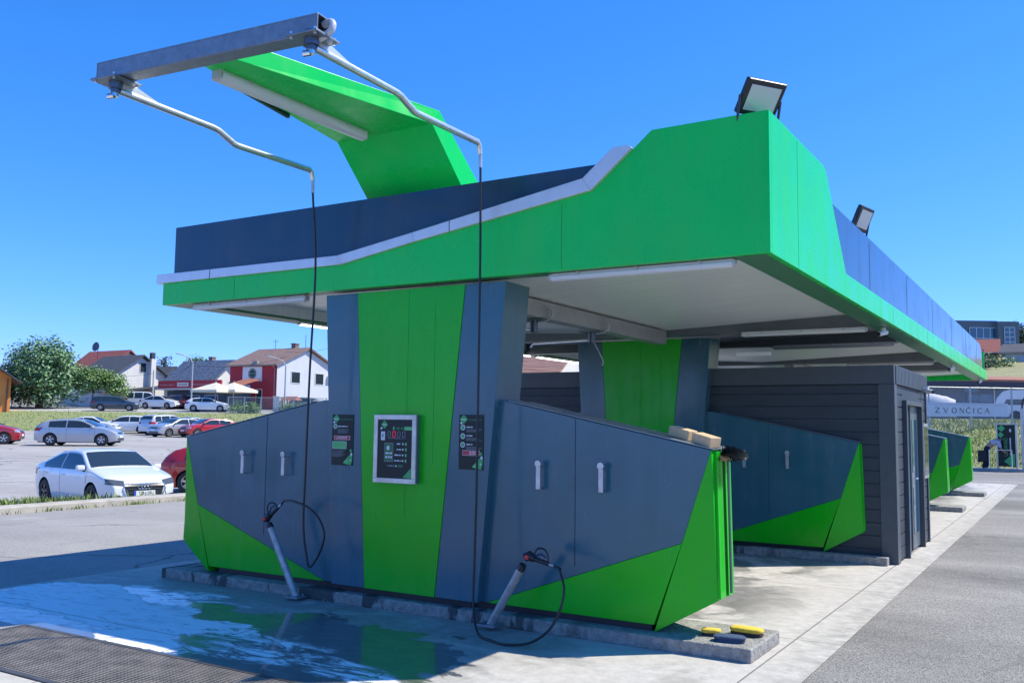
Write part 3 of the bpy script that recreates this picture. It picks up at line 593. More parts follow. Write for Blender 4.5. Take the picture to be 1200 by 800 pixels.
# ------------------------------------------------------------------ partition walls
WC = -5.37
def partition(label, y):
    "y = front plane of the wings"
    t = thing('wash_partition', label, 'partition wall', (WC, y + .24, 0), group='green and grey partition walls between the wash bays', world=True)
    yc, yb = y - .08, y + .34
    # column: tapering, front face in three folded strips
    def colpoly(xs): return xs
    T = [-6.332, -5.921, -4.654, -4.225]; B = [-6.158, -5.745, -4.932, -4.475]
    zt, zb = 2.962, .165
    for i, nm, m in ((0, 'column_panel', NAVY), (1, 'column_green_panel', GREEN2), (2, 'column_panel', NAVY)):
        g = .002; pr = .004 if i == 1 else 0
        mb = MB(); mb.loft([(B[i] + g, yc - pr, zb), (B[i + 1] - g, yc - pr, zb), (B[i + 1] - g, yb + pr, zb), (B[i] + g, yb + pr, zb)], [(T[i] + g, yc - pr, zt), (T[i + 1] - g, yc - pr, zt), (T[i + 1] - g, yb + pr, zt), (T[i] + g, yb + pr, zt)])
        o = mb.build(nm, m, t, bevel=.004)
        if i == 1:
            mb = MB(); mb.obox(((T[1] + T[2]) / 2 + .0, yc - .0055, 1.9), (.0022, .002, 2.1)); mb.obox((-4.98, yc - .0055, 2.1), (.002, .002, 1.5)); mb.build('panel_seam', MATS['seam_green'], o)
    mb = MB(); mb.loft([(B[0] + .1, yc + .06, .10), (B[3] - .1, yc + .06, .10), (B[3] - .1, yb - .06, .10), (B[0] + .1, yb - .06, .10)], [(B[0] + .1, yc + .06, .17), (B[3] - .1, yc + .06, .17), (B[3] - .1, yb - .06, .17), (B[0] + .1, yb - .06, .17)])
    mb.box((-7.85, y + .03, .10), (-2.9, y + .40, .162)); mb.build('plinth', PLINTH, t)
    yB = y + .42
    for s in (1, -1):
        def X(d): return WC + s * d
        # grey upper field, green foot, folded green end: the same outline on both faces
        di, dt, db, dtip = 1.02, 2.975, 3.0, 2.50
        if s < 0: dt, db, dtip = 3.04, 3.08, 2.60
        dm = dtip + (dt - dtip) * (.804 - .104) / (1.528 - .104)
        grey = [(X(.85), .165), (X(.95), .165), (X(dm), .805), (X(dt), 1.527), (X(di), 1.925), (X(.85), 1.925)]
        mb = MB(); mb.prismy(grey, y, yB); o = mb.build('wing_panel', NAVY, t, bevel=.003)
        mb = MB(); mb.obox((X(1.80), y - .0015, (.55 + 1.76) / 2), (.005, .003, 1.21)); mb.build('panel_seam', MATS['seam_blue'], o)
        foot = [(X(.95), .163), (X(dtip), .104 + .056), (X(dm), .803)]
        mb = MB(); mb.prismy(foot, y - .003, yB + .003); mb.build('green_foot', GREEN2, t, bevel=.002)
        # folded end: triangle tip / top / outer foot, outer edge set back
        tip, top, out = (X(dtip + .003), .104), (X(dt), 1.529), (X(db), .385)
        fb = .055
        A = [(tip[0], y - .004, tip[1]), (out[0], y + fb, out[1]), (top[0], y - .003, top[1])]
        Bq = [(p[0], 2 * (y + .21) - p[1], p[2]) for p in A]
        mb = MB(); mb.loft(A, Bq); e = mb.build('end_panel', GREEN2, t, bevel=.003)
        # end face: two upright strips with a dark groove between
        for ya, yb2 in ((y + fb + .004, y + .185), (y + .255, y + .385)):
            mb = MB(); mb.loft([(X(db - .02), ya, .40), (X(db + .022), ya, .40), (X(db + .022), yb2, .40), (X(db - .02), yb2, .40)], [(X(dt - .02), ya, 1.515), (X(dt + .022), ya, 1.515), (X(dt + .022), yb2, 1.515), (X(dt - .02), yb2, 1.515)]); mb.build('end_strip', GREEN2, e, bevel=.003)
        mb = MB(); mb.loft([(X(db - .01), y + .19, .405), (X(db + .006), y + .19, .405), (X(db + .006), y + .24, .405), (X(db - .01), y + .24, .405)], [(X(dt - .01), y + .19, 1.51), (X(dt + .006), y + .19, 1.51), (X(dt + .006), y + .24, 1.51), (X(dt - .01), y + .24, 1.51)]); mb.build('groove', PLINTH, e)
        # metal capping on the sloping top
        mb = MB(); mb.loft([(X(di + .12), y - .004, 1.909), (X(dt + .02), y - .004, 1.530), (X(dt + .02), yB + .004, 1.530), (X(di + .12), yB + .004, 1.909)], [(X(di + .12), y - .004, 1.913), (X(dt + .02), y - .004, 1.537), (X(dt + .02), yB + .004, 1.537), (X(di + .12), yB + .004, 1.913)]); mb.build('top_capping', mat('capping', (.24, .28, .31), .3, .4, var=.1), t)
        # hose hooks: a stainless strap standing off the panel, round plate at its head
        for d in ((1.485, 2.07) if s > 0 else (1.49, 2.075)):
            mb = MB(); x = X(d); mb.box((x - .021, y - .075, 1.165), (x + .021, y - .069, 1.37)); mb.box((x - .021, y - .069, 1.165), (x + .021, y - .001, 1.171)); mb.box((x - .021, y - .069, 1.345), (x + .021, y - .001, 1.351))
            mb.tube([(x, y - .084, 1.378), (x, y - .066, 1.378)], .03, 14); mb.build('hose_hook', BRUSHED, t, bevel=.002)
    return t
Y1 = 6.88
p1 = partition('nearest green and grey partition wall, with the payment panel', Y1)
p2 = copy_tree(p1); p2.location.y += 5.68; p2['label'] = 'shaded partition wall in front of the grey service room'
for ch in p2.children:
    if ch.name.startswith('column'): ch.location.x -= .12
p3 = copy_tree(p1); p3.location.y += 14.72; p3['label'] = 'partition wall just beyond the service room'
p4 = copy_tree(p1); p4.location.y += 20.1; p4['label'] = 'farthest partition wall past the service room'
def island(label, y0, y1):
    mb = MB(); xs = [-8.56 + 6.5 * i / 26 for i in range(27)]; mb.box((-8.56, y0, 0), (-2.06, y1, .106))
    bm = bmesh.new(); o = mb.build('concrete_kerb', KERBS)
    me = o.data; off = Vector((-3.2, y0, 0))
    for v in me.vertices: v.co -= off
    o.location = off
    bv = o.modifiers.new('bevel', 'BEVEL'); bv.width = .014; bv.segments = 3
    return tag(o, label, 'kerb', 'long concrete kerbs under the partition walls')
island('stained concrete kerb under the nearest partition wall', 6.74, 7.5)
island('concrete kerb under the shaded partition wall at the service room', 12.42, 12.60)
island('concrete kerb under the partition wall just beyond the service room', 21.46, 22.2)
island('concrete kerb under the farthest partition wall', 26.84, 27.6)

# ------------------------------------------------------------------ posters and payment panel
PGREEN = mat('print_green', (.03, .38, .10), .35); PLIME = mat('print_light_green', (.12, .50, .16), .35); PDARK = mat('print_dark', (.004, .016, .018), .3, spec=.3)
PWHITE = mat('print_white', (.62, .66, .66), .4); PGREY = mat('print_grey', (.22, .26, .27), .4); PRED = mat('print_red', (.50, .03, .06), .4); PGTXT = mat('print_green_text', (.015, .14, .05), .4)
def quad(mb, x0, z0, x1, z1, y): mb.add([(x0, y, z0), (x1, y, z0), (x1, y, z1), (x0, y, z1)], [(0, 1, 2, 3)])
def diamond(mb, x, z, w, h, y): mb.add([(x - w, y, z), (x, y, z - h), (x + w, y, z), (x, y, z + h)], [(0, 1, 2, 3)])
def disc(mb, x, z, r, y, n=8, r2=None):
    P = [(x + r * math.cos(k * 6.2832 / n + .39), y, z + r * math.sin(k * 6.2832 / n + .39)) for k in range(n)]
    if r2 is None: mb.add(P, [tuple(range(n))])
    else:
        Q = [(x + r2 * math.cos(k * 6.2832 / n + .39), y, z + r2 * math.sin(k * 6.2832 / n + .39)) for k in range(n)]
        mb.add(P + Q, [(k, (k + 1) % n, n + (k + 1) % n, n + k) for k in range(n)])
def textbars(mb, x0, x1, z, h, y, seed, gap=.35):
    "a line of print too small to read: word-long strokes"
    r = random.Random(seed); x = x0
    while x < x1 - .004:
        wd = min(r.uniform(.012, .045), x1 - x); quad(mb, x, z, x + wd, z + h, y); x += wd + h * gap + .003
YP = Y1 - .08
def poster(label, x0, x1, z0, z1, kind):
    t = thing('info_board', label, 'info board', ((x0 + x1) / 2, YP, z0), group='dark info boards on the column', world=True)
    mb = MB(); mb.box((x0, YP - .006, z0), (x1, YP - .001, z1)); mb.build('board', PDARK, t)
    y = YP - .0075; W, H = x1 - x0, z1 - z0
    a = MB(); b = MB(); c = MB(); d = MB(); e = MB(); f = MB()
    diamond(a, x0 + W * .19, z1 - H * .085, W * .17, H * .085, y); diamond(b, x0 + W * .09, z1 - H * .155, W * .055, H * .03, y); quad(b, x0 + W * .08, z1 - H * .098, x0 + W * .29, z1 - H * .082, y - .001)
    textbars(e, x0 + W * .42, x1 - W * .06, z1 - H * .11, H * .028, y, 4)
    a.add([(x0 + W * .55, y, z0 + H * .05), (x0 + W * .92, y, z0 + H * .005), (x1 - W * .02, y, z0 + H * .1), (x1 - W * .02, y, z0 + H * .22), (x0 + W * .86, y, z0 + H * .21)], [(0, 1, 2, 3, 4)])
    c.add([(x0 + W * .55, y - .001, z0 + H * .05), (x0 + W * .78, y - .001, z0 + H * .015), (x0 + W * .78, y - .001, z0 + H * .15)], [(0, 1, 2)])
    diamond(a, x1 - W * .1, z0 + H * .29, W * .07, H * .035, y); diamond(b, x1 - W * .06, z0 + H * .22, W * .055, H * .04, y - .001); diamond(b, x1 - W * .1, z0 + H * .1, W * .04, H * .02, y - .001)
    if kind == 0:
        disc(b, x0 + W * .15, z1 - H * .235, W * .095, y, 8, W * .065); disc(a, x0 + W * .15, z1 - H * .235, W * .06, y)
        textbars(b, x0 + W * .27, x0 + W * .74, z1 - H * .245, H * .02, y, 2)
        for k in range(4): textbars(d, x0 + W * .27, x0 + W * (.8 - .1 * (k % 2)), z1 - H * (.30 + .022 * k), H * .009, y, k)
        quad(b, x0 + W * .1, z1 - H * .50, x0 + W * .86, z1 - H * .42, y); quad(f, x0 + W * .115, z1 - H * .494, x0 + W * .845, z1 - H * .426, y - .001); textbars(b, x0 + W * .26, x0 + W * .72, z1 - H * .455, H * .014, y - .002, 8); textbars(b, x0 + W * .2, x0 + W * .75, z1 - H * .48, H * .01, y - .002, 9)
        quad(b, x0 + W * .03, z1 - H * .68, x0 + W * .70, z1 - H * .53, y); quad(c, x0 + W * .045, z1 - H * .674, x0 + W * .685, z1 - H * .536, y - .001)
        for k in range(4): textbars(a, x0 + W * .08, x0 + W * (.62 - .1 * (k % 2)), z1 - H * (.56 + .028 * k), H * .008, y - .002, 20 + k)
        for k in range(6): textbars(d, x0 + W * .04, x0 + W * (.64 - .08 * (k % 3)), z1 - H * (.72 + .022 * k), H * .008, y, 30 + k)
    else:
        for k in range(3):
            zc = z1 - H * (.235 + .158 * k); disc(b, x0 + W * .16, zc, W * .10, y, 8, W * .068); disc(a, x0 + W * .16, zc, W * .06, y)
            textbars(b, x0 + W * .31, x0 + W * .56, zc - H * .002, H * .02, y, k)
            for j in range(3): textbars(d, x0 + W * .31, x0 + W * (.95 - .12 * ((j + k) % 3)), zc - H * (.04 + .02 * j), H * .008, y, 40 + 5 * k + j)
        quad(b, x0 + W * .15, z1 - H * .745, x0 + W * .86, z1 - H * .65, y); quad(f, x0 + W * .16, z1 - H * .738, x0 + W * .85, z1 - H * .657, y - .001); textbars(b, x0 + W * .44, x0 + W * .8, z1 - H * .69, H * .014, y - .002, 8); textbars(b, x0 + W * .44, x0 + W * .82, z1 - H * .72, H * .014, y - .002, 9)
    for m_, nm, mm in ((a, 'green_print', PGREEN), (b, 'white_print', PWHITE), (c, 'light_green_print', PLIME), (d, 'fine_print', PGREY), (e, 'heading_print', PGTXT), (f, 'red_print', PRED)):
        if m_.f: m_.build(nm, mm, t, fix=False)
poster('dark info board with one red and one green box, left of the payment panel', -6.195, -5.925, 1.295, 1.782, 0)
poster('dark info board with three round icons, right of the payment panel', -4.692, -4.432, 1.305, 1.787, 1)
t = thing('payment_panel', 'steel framed payment panel on the green column strip', 'payment panel', (-5.37, YP, 1.15), world=True)
x0, x1, z0, z1, y = -5.615, -5.122, 1.155, 1.782, YP - .075
mb = MB(); mb.box((x0 + .004, y + .02, z0 + .004), (x1 - .004, YP - .001, z1 - .004)); mb.build('cabinet', mat('cabinet_grey', (.10, .13, .14), .5), t)
mb = MB(); fw = .045
for a, b in (((x0, z0), (x1, z0 + fw)), ((x0, z1 - fw), (x1, z1)), ((x0, z0 + fw), (x0 + fw, z1 - fw)), ((x1 - fw, z0 + fw), (x1, z1 - fw))): mb.box((a[0], y, a[1]), (b[0], y + .02, b[1]))
mb.build('frame', mat('frame_steel', (.55, .54, .50), .38, .55, var=.2, vscale=9), t, bevel=.003)
mb = MB(); mb.box((x0 + fw, y + .010, z0 + fw), (x1 - fw, y + .019, z1 - fw)); mb.build('glass_front', PDARK, t)
a = MB(); b = MB(); c = MB(); d = MB(); e = MB(); f = MB(); y -= -.008; W, H = x1 - x0 - 2 * fw, z1 - z0 - 2 * fw; x0 += fw; z1 -= fw; z0 += fw; x1 -= fw
diamond(a, x0 + W * .19, z1 - H * .085, W * .1, H * .075, y); diamond(b, x0 + W * .10, z1 - H * .15, W * .04, H * .025, y); quad(b, x0 + W * .13, z1 - H * .095, x0 + W * .25, z1 - H * .08, y - .001)
quad(c, x0 + W * .44, z1 - H * .175, x0 + W * .48, z1 - H * .12, y); textbars(e, x0 + W * .53, x0 + W * .75, z1 - H * .17, H * .04, y, 2); quad(c, x0 + W * .77, z1 - H * .18, x1 - W * .01, z1 - H * .12, y)
quad(b, x0 + W * .09, z1 - H * .355, x0 + W * .21, z1 - H * .205, y); quad(d, x0 + W * .12, z1 - H * .30, x0 + W * .17, z1 - H * .25, y - .001)
for k in range(4):   # the digit windows: only the second one is lit
    xx = x0 + W * (.29 + .14 * k)
    seg = f if k == 1 else d
    for sx0, sz0, sx1, sz1 in ((0, .09, .09, .1), (0, 0, .09, .01), (0, 0, .016, .1), (.074, 0, .09, .1)): quad(seg, xx + W * sx0, z1 - H * .30 + H * sz0, xx + W * sx1, z1 - H * .30 + H * sz1, y - .0012)
textbars(d, x0 + W * .3, x0 + W * .82, z1 - H * .325, H * .008, y, 3)
quad(d, x0 + W * .20, z1 - H * .72, x0 + W * .46, z1 - H * .40, y); quad(e, x0 + W * .21, z1 - H * .71, x0 + W * .45, z1 - H * .41, y - .001)
textbars(b, x0 + W * .27, x0 + W * .40, z1 - H * .52, H * .07, y - .002, 5); textbars(b, x0 + W * .24, x0 + W * .43, z1 - H * .59, H * .03, y - .002, 6); textbars(b, x0 + W * .24, x0 + W * .43, z1 - H * .66, H * .035, y - .002, 7)
for k in range(4):
    zz = z1 - H * (.425 + .095 * k); textbars(b, x0 + W * (.56 - .06 * (k > 1)), x0 + W * .68, zz, H * .022, y, k); disc(b, x0 + W * .735, zz + H * .011, W * .024, y, 10); quad(c, x0 + W * .80, zz - H * .015, x0 + W * .845, zz + H * .035, y)
textbars(d, x0 + W * .3, x0 + W * .5, z1 - H * .80, H * .02, y, 1); disc(b, x0 + W * .55, z1 - H * .79, W * .022, y, 10); quad(e, x0 + W * .6, z1 - H * .81, x0 + W * .74, z1 - H * .77, y)
a.add([(x0 + W * .74, y, z0 + H * .02), (x1 - W * .02, y, z0 + H * .005), (x1 - W * .02, y, z0 + H * .18)], [(0, 1, 2)])
for m_, nm, mm in ((a, 'green_print', PGREEN), (b, 'white_print', PWHITE), (c, 'light_green_print', PLIME), (d, 'grey_print', PGREY), (e, 'dark_green_print', PGTXT), (f, 'red_digit', mat('led_red', (.5, .03, .06), .4, emit=.25))): m_.build(nm, mm, t, fix=False)

# ------------------------------------------------------------------ small things on the wing and kerb
def block(label, c, rz, size=(.20, .12, .08), tilt=-.2):
    mb = MB(); mb.obox((0, 0, 0), size); o = mb.build('sponge_block', WOODB, bevel=.006); o.location = c; o.rotation_euler = (0, .205, rz); return tag(o, label, 'block', 'beige blocks on the wing top')
block('beige block on the wing top, the one further from the end', (-2.71, 7.10, 1.652), -.28)
block('beige block on the wing top, the one next to the brush', (-2.475, 6.99, 1.603), -.42)
t = thing('long_brush', 'dark bristled brush hung on the end of the nearest wing', 'brush', (-2.34, 7.1, .42), world=True)
mb = MB(); mb.tube([(-2.335, 7.095, 1.46), (-2.318, 7.10, .43)], .011, 8); mb.build('handle', mat('brush_pole', (.16, .18, .18), .35, .6), t, smooth=True)
mb = MB(); mb.obox((-2.33, 7.09, 1.475), (.085, .20, .05), Matrix.Rotation(-.3, 3, 'Y')); mb.build('brush_block', mat('brush_wood', (.35, .2, .1), .6), t, bevel=.01)
mb = MB(); rr = random.Random(5)
for i in range(1500):
    bx, by = rr.uniform(-.03, .05), rr.uniform(-.10, .10); o = Vector((-2.33 + bx, 7.09 + by, 1.49 - abs(bx) * .1)); dv = Vector((.07 + bx * 1.2 + rr.gauss(0, .02), by * .55 + rr.gauss(0, .022), .02 + rr.gauss(0, .03) - bx * .5)).normalized() * rr.uniform(.055, .085)
    sdv = dv.orthogonal().normalized() * .0028; mb.add([o - sdv, o + sdv, o + dv + sdv, o + dv - sdv], [(0, 1, 2, 3)])
mb.build('bristles', mat('dark_bristles', (.006, .016, .018), .6, island=.4), t, fix=False)
def sponge(label, c, size, rz, top, base):
    t = thing('wash_sponge', label, 'sponge', c, rz, group='sponges lying on the kerb end'); sx, sy, sz = size
    for nm, m_, z0, z1, k in (('backing', base, 0, sz * .5, .96), ('pad', top, sz * .5 + .001, sz, 1)):
        mb = MB(); n = 20; ring0 = [(math.copysign(abs(math.cos(a)) ** .55, math.cos(a)) * sx / 2 * k, math.copysign(abs(math.sin(a)) ** .6, math.sin(a)) * sy / 2 * k) for a in [2 * math.pi * i / n for i in range(n)]]
        rows = [[(x * q, yy * q, z0 + (z1 - z0) * h + noise.noise(Vector((x * 30, yy * 30, h * 3))) * .004) for x, yy in ring0] for h, q in ((0, .95), (.35, 1), (.75, 1), (1, .9))]
        vs = [p for r in rows for p in r]; fs = [(i * n + j, i * n + (j + 1) % n, (i + 1) * n + (j + 1) % n, (i + 1) * n + j) for i in range(3) for j in range(n)] + [tuple(range(n - 1, -1, -1)), tuple(3 * n + j for j in range(n))]
        mb.add(vs, fs); mb.build(nm, m_, t, smooth=True, angle=60)
sponge('small yellow sponge on the kerb, left of the blue one', (-2.455, 7.02, .106), (.15, .10, .05), .3, YELLOW, DKSP)
sponge('dark blue sponge on the kerb between two yellow ones', (-2.27, 6.90, .106), (.24, .13, .045), .15, BLUESP, BLUESP)
sponge('large yellow sponge with black base near the kerb end', (-2.225, 7.18, .106), (.26, .13, .06), -.05, YELLOW, DKSP)

# ------------------------------------------------------------------ floodlights, cameras
def floodlight(label, p, s, az, tilt):
    t = thing('floodlight', label, 'floodlight', p, az, group='square floodlights on the canopy roof')
    M = Matrix.Rotation(tilt, 3, 'X')
    def B(nm, m_, c, size, bev=.01): mb = MB(); mb.obox(Vector((0, 0, .15 * s)) + M @ Vector(c), size, M); return mb.build(nm, m_, t, bevel=bev)
    B('housing', mat('floodlight_black', (.02, .022, .026), .4), (0, 0, 0), (.36 * s, .05 * s, .28 * s), .012)
    B('glass', mat('flood_glass', (.55, .60, .58), .12, coat=.4), (0, -.027 * s, 0), (.28 * s, .006, .20 * s), .002)
    mb = MB()
    for k in range(7): mb.obox(Vector((0, 0, .15 * s)) + M @ Vector(((k - 3) * .04 * s, .035 * s, 0)), (.008, .03 * s, .2 * s), M)
    mb.build('cooling_fins', MATS['floodlight_black'], t)
    mb = MB(); mb.tube([(-.19 * s, 0, .15 * s), (-.19 * s, .06, -.12 * s), (.19 * s, .06, -.12 * s), (.19 * s, 0, .15 * s)], .012 * s, 8); mb.build('bracket', DARKM, t)
floodlight('near square floodlight on the green canopy corner', (-1.97, 6.84, 4.07), 1.0, R_(55), R_(38))
floodlight('far square floodlight on the blue side parapet', (-1.98, 10.85, 3.93), 1.0, R_(78), R_(24))
def camera_obj(label, p, az):
    t = thing('security_camera', label, 'security camera', p, az, group='small security cameras')
    mb = MB(); mb.tube([(0, 0, 0), (0, 0, -.05)], .03, 10); mb.build('mount', WHITEP, t, smooth=True)
    mb = MB(); mb.tube([(0, .06, -.05), (0, -.10, -.085)], .032, 12); mb.build('body', WHITEP, t, smooth=True)
    mb = MB(); mb.tube([(0, -.10, -.0855), (0, -.112, -.088)], .027, 12); mb.build('lens', INKB, t, smooth=True)
camera_obj('white security camera under the canopy edge above the service room', (-2.03, 12.35, 2.985), R_(-25))
camera_obj('dark eyed security camera further along the canopy edge', (-2.03, 20.0, 2.985), R_(-25))
camera_obj('white security camera at the far corner of the canopy', (-1.98, 25.6, 2.985), R_(-20))

# booms under the canopy in the next bay
for i, (y, L_) in enumerate(((8.55, .9), (9.95, .9))):
    t = thing('ceiling_boom', ['hose boom on the ceiling rail, the one close to the column', 'hose boom on the ceiling rail, further back with a hanging lead'][i], 'hose boom', (-4.88, y, 2.84), group='hose booms under the canopy', world=True)
    mb = MB(); mb.obox((-4.93, y, 2.832), (.3, .22, .012)); mb.build('plate', GALV, t)
    mb = MB(); mb.tube([(-4.95, y, 2.826), (-4.95, y, 2.70)], .045, 12); mb.build('swivel', MATS['swivel_steel'], t, smooth=True)
    mb = MB(); mb.tube([(-4.95, y, 2.73), (-5.9, y + .25, 2.74), (-5.95, y + .27, 2.70)], .022, 10); mb.build('pipe', STEEL, t, smooth=True)
    mb = MB(); mb.tube(smooth_path([(-4.79, y, 2.95), (-4.73, y, 2.92), (-4.73, y, 2.86), (-4.80, y, 2.82), (-4.9, y, 2.81)], 5), .012, 8); mb.build('lead', MATS['grey_hose'], t, smooth=True)
    if i: mb = MB(); mb.tube(smooth_path([(-4.93, y, 2.72), (-4.86, y, 2.6), (-4.80, y, 2.48), (-4.81, y, 2.42)], 6), .007, 8); mb.build('hanging_lead', MATS['grey_hose'], t, smooth=True)

# ------------------------------------------------------------------ service room
t = thing('service_room', 'dark grey clad service room under the canopy with a glazed door', 'service room', (-5.3, 14.1, 0), world=True)
KY0, KY1, KXR, KXL, KZ = 12.62, 15.62, -1.96, -8.55, 2.53
def siding_profile(z0, z1, h=.165):
    P = []; z = z0
    while z < z1 - .001:
        ze = min(z + h, z1); P += [(0, z), (.0, ze - .016), (-.014, ze - .014), (-.014, ze)]; z = ze
    return P
pr = siding_profile(.03, 2.30)
mb = MB(); A = [(KXR - .02 + a, z) for a, z in pr]
def sideseg(ya, yb, zlo, zhi):
    q = siding_profile(zlo, zhi); mb.loft([(KXR - .02 + a, ya, z) for a, z in q] + [(KXR - .10, ya, zhi), (KXR - .10, ya, zlo)], [(KXR - .02 + a, yb, z) for a, z in q] + [(KXR - .10, yb, zhi), (KXR - .10, yb, zlo)])
sideseg(KY0 + .2, 13.36, .03, 2.29); sideseg(13.361, 14.86, 2.10, 2.29); sideseg(14.861, KY1 - .09, .03, 2.29); mb.build('side_cladding', SIDING, t)
mb = MB(); q = siding_profile(.03, 2.29)
mb.loft([(KXL + .1, KY0 + .02 - a, z) for a, z in q] + [(KXL + .1, KY0 + .1, 2.29), (KXL + .1, KY0 + .1, .03)], [(KXR - .2, KY0 + .02 - a, z) for a, z in q] + [(KXR - .2, KY0 + .1, 2.29), (KXR - .2, KY0 + .1, .03)]); mb.build('front_cladding', SIDING, t)
mb = MB(); mb.box((KXL + .02, KY0 + .11, .01), (KXR - .11, KY1 - .02, 2.4)); mb.build('wall_core', mat('core_dark', (.02, .022, .025), .8), t)
mb = MB(); mb.box((KXR - .198, KY0, 0), (KXR, KY0 + .198, 2.29)); mb.box((KXR - .1, KY1 - .088, 0), (KXR + .004, KY1, 2.29)); mb.build('corner_trim', SIDTRIM, t, bevel=.004)
mb = MB(); mb.box((KXL, KY0 - .012, 2.292), (KXR - .0, KY0 + .1, KZ)); mb.box((KXR - .1, KY0 + .1005, 2.292), (KXR + .010, KY1 + .01, KZ)); mb.box((KXL + .01, KY0 + .102, 2.40), (KXR - .102, KY1 - .01, 2.5)); f_ = mb.build('roof_fascia', SIDTRIM, t)
mb = MB()
for k in range(24): yy = KY0 + .16 + k * .12; mb.box((KXR + .0101, yy, 2.30), (KXR + .014, yy + .06, KZ - .01))
mb.build('fascia_ribs', SIDTRIM, f_)
d = MB(); d.box((KXR - .055, 13.42, .04), (KXR - .03, 14.80, 2.04)); door = d.build('door', mat('door_grey', (.10, .13, .15), .35), t)
d = MB(); d.box((KXR - .06, 13.362, 0), (KXR + .035, 13.42, 2.10)); d.box((KXR - .06, 14.80, 0), (KXR + .035, 14.86, 2.10)); d.box((KXR - .06, 13.42, 2.04), (KXR + .035, 14.80, 2.10)); d.build('door_frame', mat('door_frame', (.06, .075, .085), .4), t, bevel=.004)
d = MB(); d.box((KXR - .03, 13.56, .25), (KXR - .024, 13.95, 1.85)); d.box((KXR - .03, 14.2, .25), (KXR - .024, 14.66, 1.85)); d.build('door_glass', GLASSB, door)
d = MB(); d.box((KXR - .0295, 13.95, .04), (KXR - .01, 14.02, 2.03)); d.build('door_stile', SIDTRIM, door)
d = MB(); d.tube([(KXR - .028, 14.10, 1.02), (KXR + .03, 14.10, 1.02), (KXR + .03, 14.22, 1.02)], .012, 8); d.obox((KXR - .02, 14.10, 1.0), (.012, .045, .2)); d.build('handle', STEEL, door, smooth=True)
d = MB(); d.box((KXR - .02, 15.02, .98), (KXR + .022, 15.50, 1.80)); wnd = d.build('window', mat('window_frame_grey', (.28, .31, .32), .4), t, bevel=.004)
d = MB(); d.box((KXR + .0222, 15.07, 1.03), (KXR + .026, 15.45, 1.75)); d.build('pane', GLASS, wnd)
camera_obj('white security camera on the service room fascia', (-1.90, 15.2, 2.36), R_(60))
mb = MB(); mb.box((-3.86, 12.10, 2.655), (-3.40, 12.16, 2.71)); tag(mb.build('air_vent', WHITEP, bevel=.008), 'small white vent box on the dark lintel above the service room', 'vent')
mb = MB(); mb.box((-3.05, 12.4, 0), (-3.0, 12.41, .01))

exec_rest = True
# ------------------------------------------------------------------ text helper
def text(name, s, size, loc, rot, m, parent=None, sx=1, ext=.002, align='LEFT', space=1):
    cu = bpy.data.curves.new(name, 'FONT'); cu.body = s; cu.size = size; cu.extrude = ext; cu.align_x = align; cu.space_character = space
    cu.materials.append(m); o = bpy.data.objects.new(name, cu); col.objects.link(o)
    o.location = loc; o.rotation_euler = rot; o.scale = (sx, 1, 1)
    bpy.context.view_layer.update(); me = bpy.data.meshes.new_from_object(o); bpy.data.objects.remove(o)
    o = bpy.data.objects.new(name, me); col.objects.link(o); o.location = loc; o.rotation_euler = rot; o.scale = (sx, 1, 1)
    if parent is not None: o.parent = parent
    return o

# ------------------------------------------------------------------ cars
PROF = {
 'sedan': dict(L=4.46, W=1.80, H=1.42, belt=.93, wb=(-1.30, 1.335), r=.325,
   top=[(-2.23, .58), (-2.21, .86), (-2.10, .99), (-1.78, 1.05), (-1.55, 1.09), (-.75, 1.36), (-.25, 1.415), (.25, 1.40), (.42, 1.365), (1.12, 1.0), (1.35, .955), (1.95, .82), (2.14, .72), (2.22, .58)],
   ws=(.40, 1.13), rw=(-1.58, -.72), sw=[(-1.42, -.42), (-.36, .98)], lo=.95),
 'hatch': dict(L=4.26, W=1.80, H=1.425, belt=.95, wb=(-1.25, 1.36), r=.325,
   top=[(-2.13, .55), (-2.12, .90), (-2.02, 1.03), (-1.66, 1.26), (-1.3, 1.365), (-.5, 1.42), (.1, 1.405), (.35, 1.36), (1.14, 1.0), (1.35, .96), (1.85, .85), (2.05, .73), (2.13, .56)],
   ws=(.35, 1.12), rw=(-2.03, -1.64), sw=[(-1.36, -.48), (-.42, .92)], lo=.97),
 'wagon': dict(L=4.55, W=1.76, H=1.48, belt=.95, wb=(-1.30, 1.36), r=.32,
   top=[(-2.27, .55), (-2.26, .92), (-2.18, 1.05), (-1.92, 1.38), (-1.7, 1.43), (-.5, 1.475), (.1, 1.45), (.35, 1.40), (1.10, 1.02), (1.35, .97), (1.95, .84), (2.18, .70), (2.27, .55)],
   ws=(.35, 1.10), rw=(-2.19, -1.88), sw=[(-1.92, -1.22), (-1.16, -.42), (-.36, .90)], lo=.97),
 'suv': dict(L=4.45, W=1.82, H=1.64, belt=1.05, wb=(-1.28, 1.36), r=.35,
   top=[(-2.22, .6), (-2.21, 1.0), (-2.12, 1.15), (-1.9, 1.52), (-1.7, 1.58), (-.5, 1.635), (.1, 1.61), (.33, 1.55), (1.02, 1.15), (1.3, 1.10), (1.9, .98), (2.12, .84), (2.22, .62)],
   ws=(.33, 1.02), rw=(-2.13, -1.86), sw=[(-1.8, -1.25), (-1.19, -.42), (-.36, .84)], lo=1.07),
 'van': dict(L=4.4, W=1.82, H=1.82, belt=1.08, wb=(-1.35, 1.36), r=.32,
   top=[(-2.2, .6), (-2.19, 1.1), (-2.16, 1.6), (-2.05, 1.76), (-1.6, 1.81), (0, 1.82), (.45, 1.77), (.65, 1.68), (1.3, 1.14), (1.5, 1.06), (1.95, .92), (2.1, .8), (2.2, .6)],
   ws=(.65, 1.28), rw=(-2.17, -2.12), sw=[(-1.95, -1.15), (-1.05, -.2), (-.1, 1.05)], lo=1.1),
}
